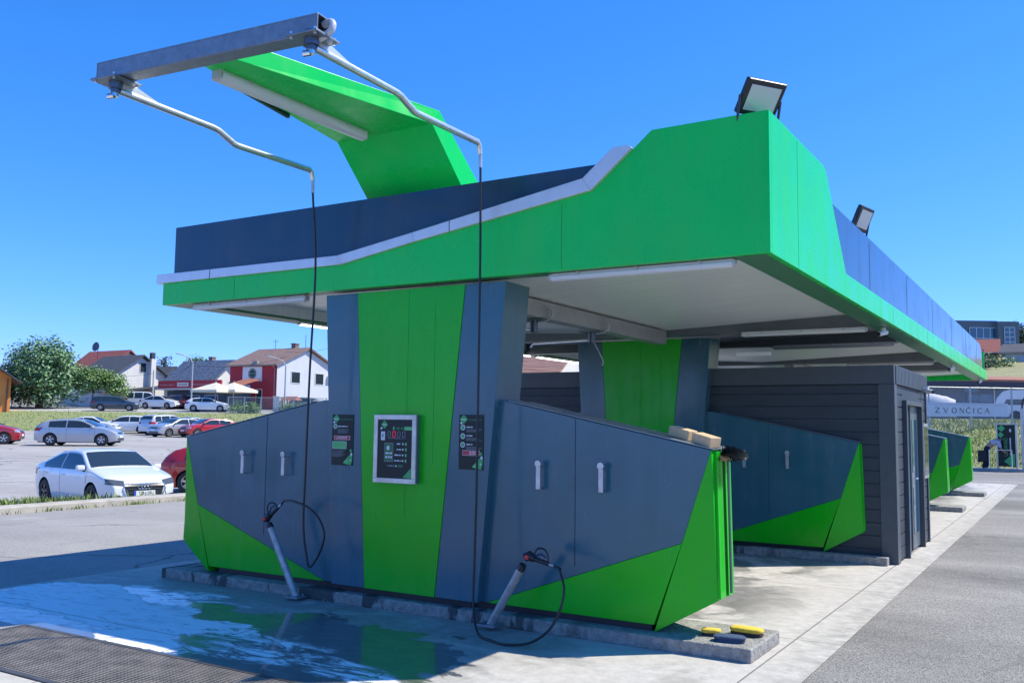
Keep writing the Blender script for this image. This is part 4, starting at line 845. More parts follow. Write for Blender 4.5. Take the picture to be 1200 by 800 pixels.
def lin(pts, x):
    if x <= pts[0][0]: return pts[0][1]
    for (a, za), (b, zb) in zip(pts, pts[1:]):
        if x <= b: return za + (zb - za) * (x - a) / (b - a)
    return pts[-1][1]
def car(label, loc, heading, style, paint, group='parked cars', rim=ALLOY, detail=1, mirrors=True, front='plain', plate='', roofrail=False, lamp=HEADL, cat='car', lower=None, scale=1):
    p = PROF[style]; L_, W, H, belt = p['L'], p['W'], p['H'], p['belt']; hw = W / 2
    t = thing('parked_car', label, cat, loc, heading, group=group); t.scale = (scale,) * 3
    def ztop(x):
        e = .07; return (lin(p['top'], x - e) + 2 * lin(p['top'], x) + lin(p['top'], x + e)) / 4
    def zbot(x):
        z = .20 if abs(x) < L_ / 2 - .35 else .20 + (abs(x) - L_ / 2 + .35) * .25
        for c in p['wb']:
            R = p['r'] + .045; d = abs(x - c)
            if d < R: z = max(z, p['r'] + math.sqrt(R * R - d * d))
        return z
    def wid(x, z):
        q = abs(x) / (L_ / 2); wp = hw * (1 - .02 * q ** 2 - .17 * max(0, (q - .72) / .28) ** 2.2)
        if z < belt: s = 1 - .035 * ((z - .62) / .42) ** 2 if z > .62 else 1 - .07 * ((.62 - z) / .42) ** 2
        else: s = .965 - .235 * ((z - belt) / (H - belt)) ** 1.15
        return wp * s
    xs = set()
    n = 46 if detail else 30
    for i in range(n + 1): xs.add(round(-L_ / 2 + .012 + (L_ - .024) * i / n, 4))
    for c in p['wb']:
        for k in range(-7, 8): xs.add(round(c + (p['r'] + .045) * math.sin(k / 7 * math.pi / 2), 4)); 
        xs.add(round(c - p['r'] - .047, 4)); xs.add(round(c + p['r'] + .047, 4))
    xs = sorted(xs); ns, ntp = 10, 8
    rows = []
    for x in xs:
        zt, zb = ztop(x), min(zbot(x), ztop(x) - .05); half = []
        for j in range(ns + 1):
            f = j / ns; z = zb + (zt - .045 - zb) * f; half.append((wid(x, z), z))
        ye = half[-1][0]
        half.append((ye - .03, zt - .014))
        for j in range(1, ntp // 2 + 1):
            yy = (ye - .06) * (1 - j / (ntp / 2)); half.append((yy, zt + .028 * (1 - (yy / max(ye, .1)) ** 2)))
        rows.append([(x, -a, b) for a, b in half] + [(x, a, b) for a, b in half[-2::-1]])
    mb = MB(); mb.grid(rows); nc = len(rows[0])
    for r in (0, len(rows) - 1): mb.f.append(tuple(r * nc + k for k in (range(nc) if r == 0 else range(nc - 1, -1, -1)))); mb.m.append(0)
    body = mb.build('body', paint, t, smooth=True, angle=50, fix=True)
    bvh = BVHTree.FromPolygons([Vector(v) for v in mb.v], mb.f)
    def decal(name, m_, corners, d, nu=10, nv=5, off=.006, parent=t):
        "quad of four points projected on the body along d"
        d = Vector(d); a, b_, c, e = [Vector(q) for q in corners]; mm = MB(); g = []
        for i in range(nv + 1):
            row = []
            for j in range(nu + 1):
                u, v = j / nu, i / nv; q = a.lerp(b_, u).lerp(e.lerp(c, u), v) - d * 3
                hit, nn, _, _ = bvh.ray_cast(q, d)
                if hit is None: row.append(None)
                else:
                    if nn.dot(d) > 0: nn = -nn
                    row.append(hit + nn * off)
            g.append(row)
        for i in range(nv):
            for j in range(nu):
                q = [g[i][j], g[i][j + 1], g[i + 1][j + 1], g[i + 1][j]]
                if all(x is not None for x in q): mm.add(q, [(0, 1, 2, 3)])
        if mm.f: return mm.build(name, m_, parent, smooth=True, fix=False)
    # inner dark mass so wheel arches and underside are closed
    mm = MB(); mm.box((-L_ / 2 + .2, -hw + .22, .16), (L_ / 2 - .2, hw - .22, .72)); mm.build('underbody', UNDER, t)
    # glass
    lo = p['lo']
    for s in (1, -1):
        for (xa, xb) in p['sw']:
            mm = MB(); g = []
            for i in range(13):
                x = xa + (xb - xa) * i / 12; zu = max(min(ztop(x) - .075, H - .085), lo + .012); g.append([(x, s * (wid(x, lo + (zu - lo) * k / 4) + .006), lo + (zu - lo) * k / 4) for k in range(5)])
            mm.grid(g); mm.build('side_window', GLASS, t, smooth=True, fix=False)
    def across(xa, xb, k, name, marg=.05):
        mm = MB(); g = []
        for i in range(7):
            x = xa + (xb - xa) * i / 6; zt = ztop(x); ye = wid(x, zt - .045) - .03 - marg; row = []
            for j in range(11):
                yy = ye * (j / 5 - 1); row.append((x + k * .006, yy, zt + .028 * (1 - (yy / max(ye + marg, .1)) ** 2) + .008))
            g.append(row)
        mm.grid(g); mm.build(name, GLASS, t, smooth=True, fix=False)
    across(p['ws'][0] + .04, p['ws'][1] - .05, 1, 'windscreen')
    across(p['rw'][0] + .06, p['rw'][1] - .05, -1, 'rear_window')
    # wheels
    for c in p['wb']:
        for s in (1, -1):
            wt = MB(); y0 = s * (hw - .015); r = p['r']
            prof = [(r * .60, 0), (r * .64, .012), (r * .92, .0), (r, -.03), (r, -.17), (r * .92, -.2)]
            g = [[(c + rr * math.cos(a), y0 + s * dy, r + rr * math.sin(a)) for rr, dy in prof] for a in [2 * math.pi * k / 24 for k in range(25)]]
            wt.grid(g); wh = wt.build('wheel', TYRE, t, smooth=True, fix=False)
            rm = MB()
            for k in range(5):
                a = 2 * math.pi * k / 5 + .3; ca, sa = math.cos(a), math.sin(a)
                for da in (-.17, .17):
                    ca2, sa2 = math.cos(a + da), math.sin(a + da)
                    q = [(c + ca * r * .1, s * .0, r + sa * r * .1), (c + ca2 * r * .6, 0, r + sa2 * r * .6)]
                    tx, tz = -math.sin(a + da / 2) * r * .05, math.cos(a + da / 2) * r * .05
                    rm.loft([(q[0][0] - tx, y0 + s * -.004, q[0][2] - tz), (q[0][0] + tx, y0 + s * -.004, q[0][2] + tz), (q[1][0] + tx, y0 + s * -.004, q[1][2] + tz), (q[1][0] - tx, y0 - s * .004, q[1][2] - tz)],
                            [(q[0][0] - tx, y0 - s * .04, q[0][2] - tz), (q[0][0] + tx, y0 - s * .04, q[0][2] + tz), (q[1][0] + tx, y0 - s * .04, q[1][2] + tz), (q[1][0] - tx, y0 - s * .04, q[1][2] - tz)])
            g = [[(c + rr * math.cos(a), y0 + s * dy, r + rr * math.sin(a)) for rr, dy in ((r * .62, .001), (r * .57, -.006), (r * .56, -.09))] for a in [2 * math.pi * k / 20 for k in range(21)]]
            rm.grid(g); rm.tube([(c, y0 - s * .05, r), (c, y0, r)], r * .14, 10); rm.build('rim', rim, wh, smooth=True, fix=True)
            bk = MB(); bk.tube([(c, y0 - s * .11, r), (c, y0 - s * .10, r)], r * .6, 16); bk.build('brake_disc', DARKM, wh)
    xf = L_ / 2
    zl = .66 if style != 'suv' and style != 'van' else .86
    sl_ = .0
    for s in (1, -1):
        decal('headlight', lamp, [(xf, s * .50, zl - .04), (xf, s * .84, zl + .0), (xf, s * .84, zl + .13), (xf, s * .47, zl + .075)], (-1, 0, 0), 10, 4, .008)
        if front != 'plain': decal('fog_intake', mat('intake_black', (.02, .02, .022), .6), [(xf, s * .56, .33), (xf, s * .72, .33), (xf, s * .72, .43), (xf, s * .56, .40)], (-1, 0, 0), 4, 3, .014)
        zt2 = belt - .04
        decal('tail_light', TAIL, [(-xf, s * .50, zt2 - .12), (-xf, s * .86, zt2 - .14), (-xf, s * .86, zt2 + .04), (-xf, s * .52, zt2 + .02)], (1, 0, 0), 8, 4, .008)
        if mirrors:
            mm = MB(); mm.obox((p['ws'][1] - .22, s * (hw + .07), lo + .06), (.12, .2, .13)); mo = mm.build('mirror', paint if detail else BLACKP, t, bevel=.035)
            mm = MB(); mm.obox((p['ws'][1] - .22, s * (hw - .03), lo - .01), (.06, .08, .04)); mm.build('stalk', BLACKP, mo)
        if detail:
            for (xa, xb) in p['sw'][-2:]:
                xh = xa + .16; mm = MB(); mm.obox((xh, s * (wid(xh, lo - .14) + .012), lo - .14), (.17, .025, .026)); mm.build('door_handle', paint, t, bevel=.008)
            for xd in (p['sw'][-2][0] + (.06), p['sw'][-1][0] - .02, p['sw'][-1][1] + .08):
                decal('door_gap', mat('gap_black', (.01, .01, .01), .8), [(xd, s * 2, .32), (xd + .010, s * 2, .32), (xd + .010, s * 2, lo - .01), (xd, s * 2, lo - .01)], (0, -s, 0), 1, 8, .003)
    gm = mat('grille_black', (.025, .027, .03), .35)
    if front == 'rings':
        decal('grille', gm, [(xf, -.40, .30), (xf, .40, .30), (xf, .50, .66), (xf, -.50, .66)], (-1, 0, 0), 12, 8, .010)
        fr = MB()
        for a, b_ in (((-.40, .30), (.40, .30)), ((.40, .30), (.53, .55)), ((.53, .55), (.47, .675)), ((.47, .675), (-.47, .675)), ((-.47, .675), (-.53, .55)), ((-.53, .55), (-.40, .30))):
            q = []
            for (yy, zz) in (a, b_):
                h, _, _, _ = bvh.ray_cast(Vector((4, yy, zz)), Vector((-1, 0, 0))); q.append((h or Vector((xf - .02, yy, zz))) + Vector((.014, 0, 0)))
            fr.tube(q, .013, 6)
        for zz in (.38, .46, .54, .61):
            hwid = .41 + (zz - .3) * .3
            q = [(bvh.ray_cast(Vector((4, yy, zz)), Vector((-1, 0, 0)))[0] or Vector((xf - .02, yy, zz))) + Vector((.013, 0, 0)) for yy in [(-1 + k / 4) * hwid for k in range(9)]]
            fr.tube(q, .006, 5)
        fr.build('grille_trim', CHROME, t, smooth=True)
        em = MB()
        for k in range(4):
            yc, zc = (k - 1.5) * .078, .60; h = bvh.ray_cast(Vector((4, yc, zc)), Vector((-1, 0, 0)))[0] or Vector((xf, yc, zc))
            em.tube([(h.x + .03, yc + .048 * math.cos(a), zc + .048 * math.sin(a)) for a in [2 * math.pi * i / 16 for i in range(17)]], .008, 6, cap=False)
        em.build('emblem', CHROME, t, smooth=True)
    else:
        decal('grille', gm, [(xf, -.38, zl - .02), (xf, .38, zl - .02), (xf, .42, zl + .07), (xf, -.42, zl + .07)], (-1, 0, 0), 10, 4, .008)
        decal('lower_intake', gm, [(xf, -.55, .30), (xf, .55, .30), (xf, .6, .42), (xf, -.6, .42)], (-1, 0, 0), 10, 4, .008)
    # number plates
    for sx, zz in ((1, .45 if front == 'rings' else .50), (-1, .62 if style != 'sedan' else .72)):
        h = bvh.ray_cast(Vector((4 * sx, 0, zz)), Vector((-sx, 0, 0)))[0]; xx = (h.x if h else sx * xf) + sx * .022
        mm = MB(); mm.box((xx - .004, -.26, zz - .056), (xx + .004, .26, zz + .056)); pl = mm.build('number_plate', PLATE, t)
        if plate and sx == 1:
            mm = MB(); mm.box((xx + .0045, -.258, zz - .054), (xx + .006, -.215, zz + .054)); mm.build('plate_band', PBLUE, pl)
            text('plate_text', plate, .105, (xx + .006, .015, zz - .036), (R_(90), 0, R_(90)), INKB, pl, sx=.80, align='CENTER')
    if roofrail:
        for s in (1, -1): mm = MB(); mm.tube([(x, s * (wid(x, ztop(x) - .03) - .05), ztop(x) + .04) for x in (-1.6, -.8, 0, .3)], .014, 6); mm.build('roof_rail', CHROME, t)
    return t
def paint(name, c, metal=.0, rough=.28): return mat(name, c, rough, metal, coat=1, croug=.04, var=.02, vscale=2)
WHITE = paint('white_paint', (.74, .76, .78)); SILV = paint('silver_paint', (.42, .45, .50), .35); GREYP = paint('grey_paint', (.14, .17, .20), .3)
REDC = paint('red_paint', (.42, .012, .02)); BLUC = paint('dark_blue_paint', (.035, .055, .085), .2); LGREY = paint('light_grey_paint', (.50, .52, .53), .25)
def head(p, rel):
    "heading so the nose points `rel` degrees anticlockwise from straight at the camera"
    return math.atan2(-p.y, -p.x) + R_(rel)
def gp(u, D, dz=0):
    r = CAMR @ Vector(((u - 600) / F * D, 0, -D)); q = Vector((r.x, r.y)); return Vector((q.x, q.y, hl(DD.dot(q)) + dz))
def put(label, u, D, rel, style, pnt, **k):
    p = gp(u, D); return car(label, p, head(p, rel), style, pnt, **k)
put('white sedan with dark rims facing the wash, behind the roadside kerb', 128, 23.7, 25, 'sedan', WHITE, rim=DARKRIM, front='rings', plate='T38-J-230', lamp=HEADD)
put('silver hatchback parked side on behind the white sedan', 100, 50.5, 72, 'hatch', SILV)
put('red car with dark lower body, cut off by the left picture edge', -17, 51, 78, 'hatch', REDC, detail=0)
put('red hatchback half hidden behind the left green wing end', 287, 28, 74, 'hatch', REDC, detail=0, lamp=HEADD)
put('white sedan with dark glass behind the silver hatchback', 112, 76, 72, 'sedan', WHITE, detail=0)
put('white estate car parked in the row along the grass bank', 153, 77.5, -102, 'wagon', WHITE, detail=0)
put('white and grey sport utility seen from the rear quarter in the row', 201, 76, 128, 'suv', LGREY, detail=0, roofrail=True)
put('silver hatchback parked between the sport utility and the red car', 212, 71.5, -52, 'hatch', SILV, detail=0)
put('silver saloon half hidden behind the red car in the row', 226, 77, -48, 'sedan', LGREY, detail=0)
put('red hatchback at the right end of the row by the wing top', 249, 71, -62, 'hatch', REDC, detail=0)
put('dark estate car standing on the upper road by the fence', 139, 93.5, 84, 'wagon', BLUC, detail=0, group='cars on the upper road', roofrail=True)
put('white van parked in the yard behind the dark estate car', 174, 104, 80, 'van', WHITE, detail=0, group='cars on the upper road')
put('white saloon on the upper road right of the van', 192, 99, 55, 'sedan', WHITE, detail=0, group='cars on the upper road')
put('red car on the upper road beside the white hatchback', 218, 100, 40, 'hatch', REDC, detail=0, group='cars on the upper road')
put('white hatchback on the upper road in front of the shop', 247, 94, 78, 'hatch', WHITE, detail=0, group='cars on the upper road')
put('dark car behind the wire fence below the red and grey house', 364, 101, 60, 'hatch', GREYP, detail=0, group='cars on the upper road')

# ------------------------------------------------------------------ houses
STUCW = mat('white_render', (.66, .64, .60), .9, var=.07, vscale=.8); STUCG = mat('grey_render', (.52, .54, .57), .9, var=.06, vscale=.8)
STUCR = mat('red_render', (.38, .035, .05), .85, var=.1, vscale=1); STUCO = mat('orange_render', (.78, .27, .07), .9, var=.08, vscale=1); DKWALL = mat('dark_wall', (.10, .13, .16), .8, var=.15, vscale=1)
def tile(name, c, c2): return mat(name, c, .8, var2=c2, vscale=2.2, bump=.8, bscale=3, bdist=.05, stretch=(1, 1, 6))
TILEB = tile('brown_tiles', (.30, .20, .16), (.16, .10, .085)); TILER = tile('red_tiles', (.34, .10, .075), (.22, .065, .055)); TILED = tile('dark_tiles', (.085, .09, .105), (.045, .05, .06)); TILEO = tile('orange_tiles', (.42, .17, .10), (.26, .10, .06))
WFRAME = mat('window_frame_white', (.6, .6, .6), .5)
def gable(name, label, loc, rz, L_, d, he, hr, wall, roof, oh=.5, wins=(), front=None, chimney=None, cat='house', gablew=None, group='houses behind the car park', base=-1.5):
    "local frame: ridge along x, front eave towards -y, +x gable; origin at the front right corner (x 0, y 0)"
    t = thing(name, label, cat, loc, rz, group=group)
    m = MB(); m.loft([(-L_, 0, base), (0, 0, base), (0, d, base), (-L_, d, base)], [(-L_, 0, he), (0, 0, he), (0, d, he), (-L_, d, he)])
    m.loft([(-L_, 0, he), (-L_, d, he), (-L_, d / 2, hr - .12)], [(0, 0, he), (0, d, he), (0, d / 2, hr - .12)]); m.build('wall', wall, t)
    sl = (hr - he) / (d / 2)
    m = MB(); 
    for s in (0, 1):
        ye = -oh if s == 0 else d + oh; ze = he - sl * oh
        A = [(-L_ - oh, ye, ze), (oh, ye, ze), (oh, d / 2, hr), (-L_ - oh, d / 2, hr)]
        m.loft([(x, y, z) for x, y, z in A], [(x, y, z + .16) for x, y, z in A])
    r = m.build('roof', roof, t)
    m = MB(); m.tube([(-L_ - oh, -oh - .06, he - sl * oh + .05), (oh, -oh - .06, he - sl * oh + .05)], .07, 8); m.tube([(-.25, -oh - .04, he - sl * oh), (-.25, -.1, he - .5), (-.25, -.1, base)], .05, 8); m.build('gutter', mat('gutter_grey', (.25, .24, .23), .5), t)
    if front: m = MB(); m.box((-L_ + .0, -.035, base), (0.0, -.004, he - .05)); m.build('front_wall', front, t)
    if chimney:
        m = MB(); cx_, cy_, ct = chimney; m.box((cx_ - .3, cy_ - .3, he), (cx_ + .3, cy_ + .3, ct)); m.box((cx_ - .36, cy_ - .36, ct), (cx_ + .36, cy_ + .36, ct + .12)); m.build('chimney', mat('chimney_brick', (.22, .15, .13), .9, var=.2), r)
    for face, a, z, w_, h in wins:
        m = MB(); n = MB()
        if face == 'f': m.box((-a - w_, -.07, z), (-a, -.036, z + h)); n.box((-a - w_ + .08, -.075, z + .08), (-a - .08, -.0705, z + h - .08))
        else: m.box((.004, a, z), (.05, a + w_, z + h)); n.box((.0505, a + .08, z + .08), (.056, a + w_ - .08, z + h - .08))
        q = m.build('window', WFRAME, t); n.build('pane', GLASS, q)
    return t
def ground_loc(u, D, v=478):
    p = gp(u, D); return p
# red and grey two storey house
p = gp(326, 100); B0 = p.z
h = gable('red_grey_house', 'two storey house with red front, grey gable and brown roof', p, R_(3), 6.9, 9.6, 5.0, 7.0, STUCG, TILEB, .45, [('g', 2.2, 3.0, 1.5, 1.35), ('g', 6.2, 3.0, 1.5, 1.35), ('f', 2.0, .2, .9, 2.1)], STUCR, (-2.2, 5.2, 7.6))
m = MB(); m.box((-4.9, -.14, 3.15), (-2.1, -.037, 4.75)); b_ = m.build('sign_board', WHITEP, h)
m = MB(); disc(m, -3.45, 3.98, .62, -.146, 8); m.build('round_emblem', mat('emblem_dark', (.02, .07, .05), .5), b_, fix=False)
m = MB(); disc(m, -3.45, 3.98, .5, -.150, 20, .44); textbars(m, -3.9, -3.0, 3.94, .12, -.151, 3); m.build('emblem_ring', mat('emblem_ring', (.35, .42, .38), .5), b_, fix=False)
m = MB(); m.box((-5.4, -.14, 2.35), (-3.8, -.037, 2.75)); b_ = m.build('small_sign', WHITEP, h)
m = MB(); textbars(m, -5.2, -4.0, 2.45, .2, -.146, 5, .2); m.build('sign_letters', INKB, b_, fix=False)
m = MB(); m.box((.005, 8.3, 3.5), (.35, 9.1, 4.1)); m.build('air_conditioner', WHITEP, h)
m = MB(); m.box((-3.3, -.35, 4.95), (-2.6, -.04, 5.35)); m.build('wall_lamp', mat('lamp_box', (.3, .3, .3), .6), h)
m = MB(); m.tube([(-4.8, 4.8, 6.9), (-4.8, 4.8, 8.2)], .03, 6); m.tube([(-5.2, 4.8, 8.0), (-4.4, 4.8, 8.0)], .02, 6); m.tube([(-.3, 4.8, 7.0), (-.3, 4.8, 8.6)], .03, 6); m.build('aerial', DARKM, h)
# dark roofed house with white gable
p = gp(244, 110)
h = gable('dark_roof_house', 'low house with a shiny dark panelled roof and white gable', p, R_(4), 7.0, 7.4, 2.9, 5.9, STUCW, mat('metal_tiles', (.16, .18, .21), .38, .3, var=.55, vscale=2.5, bump=.9, bscale=3, bdist=.1, stretch=(1, 1, 3)), .8, [('g', 3.5, 2.2, 1.6, 1.2)], None, (-3.5, 4.2, 6.4))
# shop with red fascia
p = gp(268, 98.5)
t = thing('corner_shop', 'low dark shop with a long red fascia sign', 'shop', p, R_(3), group='houses behind the car park')
m = MB(); m.box((-9.0, 0, -1.5), (0, 5, 2.1)); m.build('wall', DKWALL, t)
m = MB(); m.box((-9.5, -1.0, 2.15), (.3, 5.2, 2.3)); m.build('canopy', WHITEP, t)
m = MB(); m.box((-9.3, -1.05, 2.32), (.2, -.85, 3.15)); f_ = m.build('fascia', mat('fascia_red', (.45, .03, .05), .5, var=.06), t)
m = MB(); m.box((-6.3, -1.08, 2.5), (-4.6, -1.052, 2.92)); textbars(m, -9.0, -6.8, 2.62, .12, -1.06, 4, .6); textbars(m, -3.9, -.6, 2.64, .10, -1.06, 6, .6); m.build('sign_letters', WHITEP, f_, fix=False)
m = MB(); textbars(m, -6.1, -4.8, 2.6, .22, -1.09, 7, .2); m.build('white_box_letters', mat('fascia_red2', (.4, .02, .04), .5), f_, fix=False)
for x in (-8.6, -5.9, -3.2): m = MB(); m.box((x, -.06, -.0), (x + 2.0, -.003, 1.6)); o = m.build('window', WFRAME, t); n = MB(); n.box((x + .1, -.07, .1), (x + 1.9, -.062, 1.5)); n.build('pane', GLASSB, o)
m = MB(); A = [(.3, -1.0, 2.35), (2.4, -1.0, 2.35), (2.4, 2.4, 3.3), (.3, 2.4, 3.3)]; m.loft(A, [(x, y, z + .15) for x, y, z in A]); m.build('lean_to_roof', TILEO, t)
# white house with dark roof
p = gp(137, 113)
h = gable('white_house', 'white gabled house with a dark roof and tall chimney', p, R_(0), 7.0, 7.2, 4.2, 6.5, STUCW, TILED, .6, [('g', 3.4, 4.4, 1.0, 1.3)], None, None)
m = MB(); m.box((.01, 4.6, -1), (.7, 5.3, 6.2)); m.build('chimney_stack', STUCW, h); m = MB(); m.box((.1, 4.7, 6.2), (.6, 5.2, 7.0)); m.build('chimney_pot', DARKM, h)
m = MB(); A = [(-3, -3.2, 1.6), (2.2, -3.2, 1.6), (2.2, 6.0, 2.7), (-3, 6.0, 2.7)]; m.loft(A, [(x, y, z + .14) for x, y, z in A]); m.build('porch_roof', TILED, h)
h = gable('red_roof_house', 'house with a red roof behind the big leafy tree', gp(120, 122), R_(0), 8, 8, 4.2, 7.4, STUCW, TILER, .6, (), None, None)
m = MB(); m.tube([(-4.5, 2.5, 6.0), (-4.5, 2.5, 8.1)], .04, 6); m.build('dish_pole', DARKM, h)
m = MB(); m.tube([(-4.5, 2.1, 8.0), (-4.52, 2.3, 7.97)], [.65, .5], 16); m.build('satellite_dish', mat('dish_grey', (.07, .08, .09), .5), h)
h = gable('grey_barn', 'low grey building with a dark roof beside the white house', gp(184, 124), R_(0), 3.5, 6, 3.3, 5.2, mat('beige_render', (.36, .35, .32), .9, var=.1), TILED, .5, (), None, None)
# orange house at the left edge
p = gp(16, 90); rz = head(p, 6); p = p - Vector((-math.sin(rz), math.cos(rz), 0)) * 8.2
h = gable('orange_house', 'orange rendered house at the left picture edge', p, rz, 9, 8.2, 3.3, 6.1, STUCO, TILED, .9, (), None, None)
m = MB(); m.tube([(.09, 7.9, -.6), (.09, 7.9, 3.2)], .07, 8); m.build('downpipe', mat('pipe_brown', (.2, .09, .05), .6), h)
# long roof seen through the wash bay
gable('tiled_house', 'house with sunlit terracotta tiles seen through the first bay', (-28.9, 53, .6), R_(0), 14, 7, 4.7, 7.2, STUCW, mat('terracotta', (.46, .26, .19), .85, var2=(.30, .15, .11), vscale=3, bump=1, bscale=2, bdist=.1, stretch=(.3, 3, 9)), .4, (), None, None, group='houses around the wash')

# ------------------------------------------------------------------ trees
BARK = mat('bark', (.09, .07, .05), .95, var=.3, vscale=6)
def leafmat(n, c): return mat(n, c, .6, island=.5)
def tree(name, label, loc, blobs, n, leaf, m, trunk=(.25, 3), group='trees behind the car park', seed=1, cat='tree', clump=28):
    r = random.Random(seed); t = thing(name, label, cat, loc, group=group); mb = MB()
    tot = sum(b[3] * b[4] * b[5] for b in blobs)
    for cx_, cy_, cz_, rx, ry, rz_ in blobs:
        k = max(1, int(n * rx * ry * rz_ / tot / clump))
        for _ in range(k):
            while True:
                v = Vector((r.uniform(-1, 1), r.uniform(-1, 1), r.uniform(-1, 1)))
                if v.length < 1: break
            if v.length > .01: v = v.normalized() * v.length ** .45
            v *= 1 + .16 * noise.noise(v * 2.3 + Vector((seed, 0, 0)))
            c = Vector((cx_ + v.x * rx, cy_ + v.y * ry, cz_ + v.z * rz_)); cr = leaf * r.uniform(1.6, 3.4)
            for _ in range(clump):
                o = c + Vector((r.gauss(0, 1), r.gauss(0, 1), r.gauss(0, .7))) * cr * .55
                a = Vector((r.gauss(0, 1), r.gauss(0, 1), r.gauss(0, 1))).normalized(); nn = (Vector((r.gauss(0, .7), r.gauss(0, .7), 1)) + v * .5).normalized()
                a = (a - nn * a.dot(nn)).normalized(); b = nn.cross(a); l = leaf * r.uniform(.6, 1.2)
                mb.add([o - a * l * .6, o + b * l * .32, o + a * l * .6 - nn * l * .12, o - b * l * .32], [(0, 1, 2, 3)])
    mb.build('crown', m, t, fix=False)
    mb = MB(); rt, ht = trunk; mb.tube([(0, 0, -.8), (.03, .02, ht * .5), (0, .05, ht)], [rt * 1.25, rt, rt * .8], 10)
    for b in blobs[:6]:
        e = Vector(b[:3]); s0 = Vector((0, 0, ht * .85)); mb.tube([s0, s0.lerp(e, .5) + Vector((0, 0, .3)), e], [rt * .6, rt * .4, rt * .15], 7)
    mb.build('trunk', BARK, t, smooth=True); return t
W1 = leafmat('walnut_leaf', (.16, .29, .13)); W2 = leafmat('fresh_leaf', (.18, .30, .085)); W3 = leafmat('conifer_leaf', (.025, .055, .045)); W4 = leafmat('hill_leaf', (.05, .09, .05))
p = gp(50, 99)
tree('walnut_tree', 'big spreading leafy tree beside the orange house', p, [(0, 0, 4.2, 3.4, 3.2, 2.9), (-2.6, .5, 3.4, 2.4, 2.4, 2.2), (2.4, -.4, 3.3, 2.5, 2.4, 2.4), (.2, .4, 5.6, 2.3, 2.2, 1.8), (-1.5, -1.4, 2.0, 3.0, 2, 1.6), (2.4, -1.2, 1.6, 2.5, 2, 1.5), (3.6, 1.2, 2.4, 1.8, 2, 1.6), (-3.6, 0, 2.2, 1.8, 1.6, 1.6)], 17000, .34, W1, (.35, 2.6), seed=4)
p = gp(112, 100); tree('small_tree', 'small bright green tree in front of the white house', p, [(0, 0, 3.2, 2.0, 1.5, 1.0), (1.5, .9, 2.8, 1.4, 1.2, .9), (-1.4, -.8, 2.9, 1.4, 1.2, .9), (2.3, 1.4, 2.0, .9, .9, 1.1)], 6500, .26, W2, (.13, 2.4), seed=9)
p = gp(194, 132); tree('conifer_tree', 'dark conifer between the white house and the panelled roof', p, [(0, 0, 2.5, 2.2, 2.2, 1.6), (0, 0, 4.0, 1.7, 1.7, 1.4), (0, 0, 5.4, 1.1, 1.1, 1.1), (0, 0, 6.3, .5, .5, .7)], 3600, .3, W3, (.2, 3), seed=12)
p = gp(233, 135); tree('distant_tree', 'dark treetop behind the panelled roof ridge', p, [(0, 0, 5.5, 1.3, 1.3, .9), (1.4, 0, 5.1, 1.0, 1.0, .8)], 2600, .34, W1, (.2, 4), seed=15)
for i, (u, D, s) in enumerate(((282, 92.5, .9), (299, 92.5, .75), (337, 92, .7), (352, 91.6, .9))):
    p = gp(u, D); tree('roadside_shrub', ['scrubby bush by the first fence post below the red house', 'low bush against the wire fence below the sunshades', 'small dark bush under the grey gable by the fence', 'bush by the fence near the wash wing top'][i], p, [(0, 0, .55 * s, 1.1 * s, .8 * s, .7 * s), (.8 * s, 0, .4 * s, .8 * s, .7 * s, .5 * s)], 900, .18, W2 if i < 2 else W1, (.04, .4), group='bushes by the wire fence', seed=20 + i, cat='bush')

# ------------------------------------------------------------------ wire fences
def fence_mat():
    m = bpy.data.materials.new('chain_link'); m.use_nodes = True; n = m.node_tree.nodes; L = m.node_tree.links; n.remove(n['Principled BSDF'])
    out = n['Material Output']; tr = n.new('ShaderNodeBsdfTransparent'); df = n.new('ShaderNodeBsdfPrincipled'); df.inputs['Base Color'].default_value = (.35, .38, .40, 1); df.inputs['Metallic'].default_value = .5; df.inputs['Roughness'].default_value = .5
    tc = n.new('ShaderNodeTexCoord'); res = []
    s = n.new('ShaderNodeSeparateXYZ'); L.new(tc.outputs['Object'], s.inputs[0])
    for sg in (1, -1):
        a = n.new('ShaderNodeMath'); a.operation = 'MULTIPLY_ADD'; a.inputs[1].default_value = sg; L.new(s.outputs[2], a.inputs[0]); L.new(s.outputs[0], a.inputs[2])
        b = n.new('ShaderNodeMath'); b.operation = 'MULTIPLY'; b.inputs[1].default_value = 11; L.new(a.outputs[0], b.inputs[0])
        f_ = n.new('ShaderNodeMath'); f_.operation = 'FRACT'; L.new(b.outputs[0], f_.inputs[0])
        c = n.new('ShaderNodeMath'); c.operation = 'LESS_THAN'; c.inputs[1].default_value = .11; L.new(f_.outputs[0], c.inputs[0]); res.append(c.outputs[0])
    mx = n.new('ShaderNodeMath'); mx.operation = 'MAXIMUM'; L.new(res[0], mx.inputs[0]); L.new(res[1], mx.inputs[1])
    ms = n.new('ShaderNodeMixShader'); L.new(mx.outputs[0], ms.inputs[0]); L.new(tr.outputs[0], ms.inputs[1]); L.new(df.outputs[0], ms.inputs[2]); L.new(ms.outputs[0], out.inputs[0]); return m
CHAIN = fence_mat(); POST = mat('fence_post', (.42, .45, .47), .5, .4)
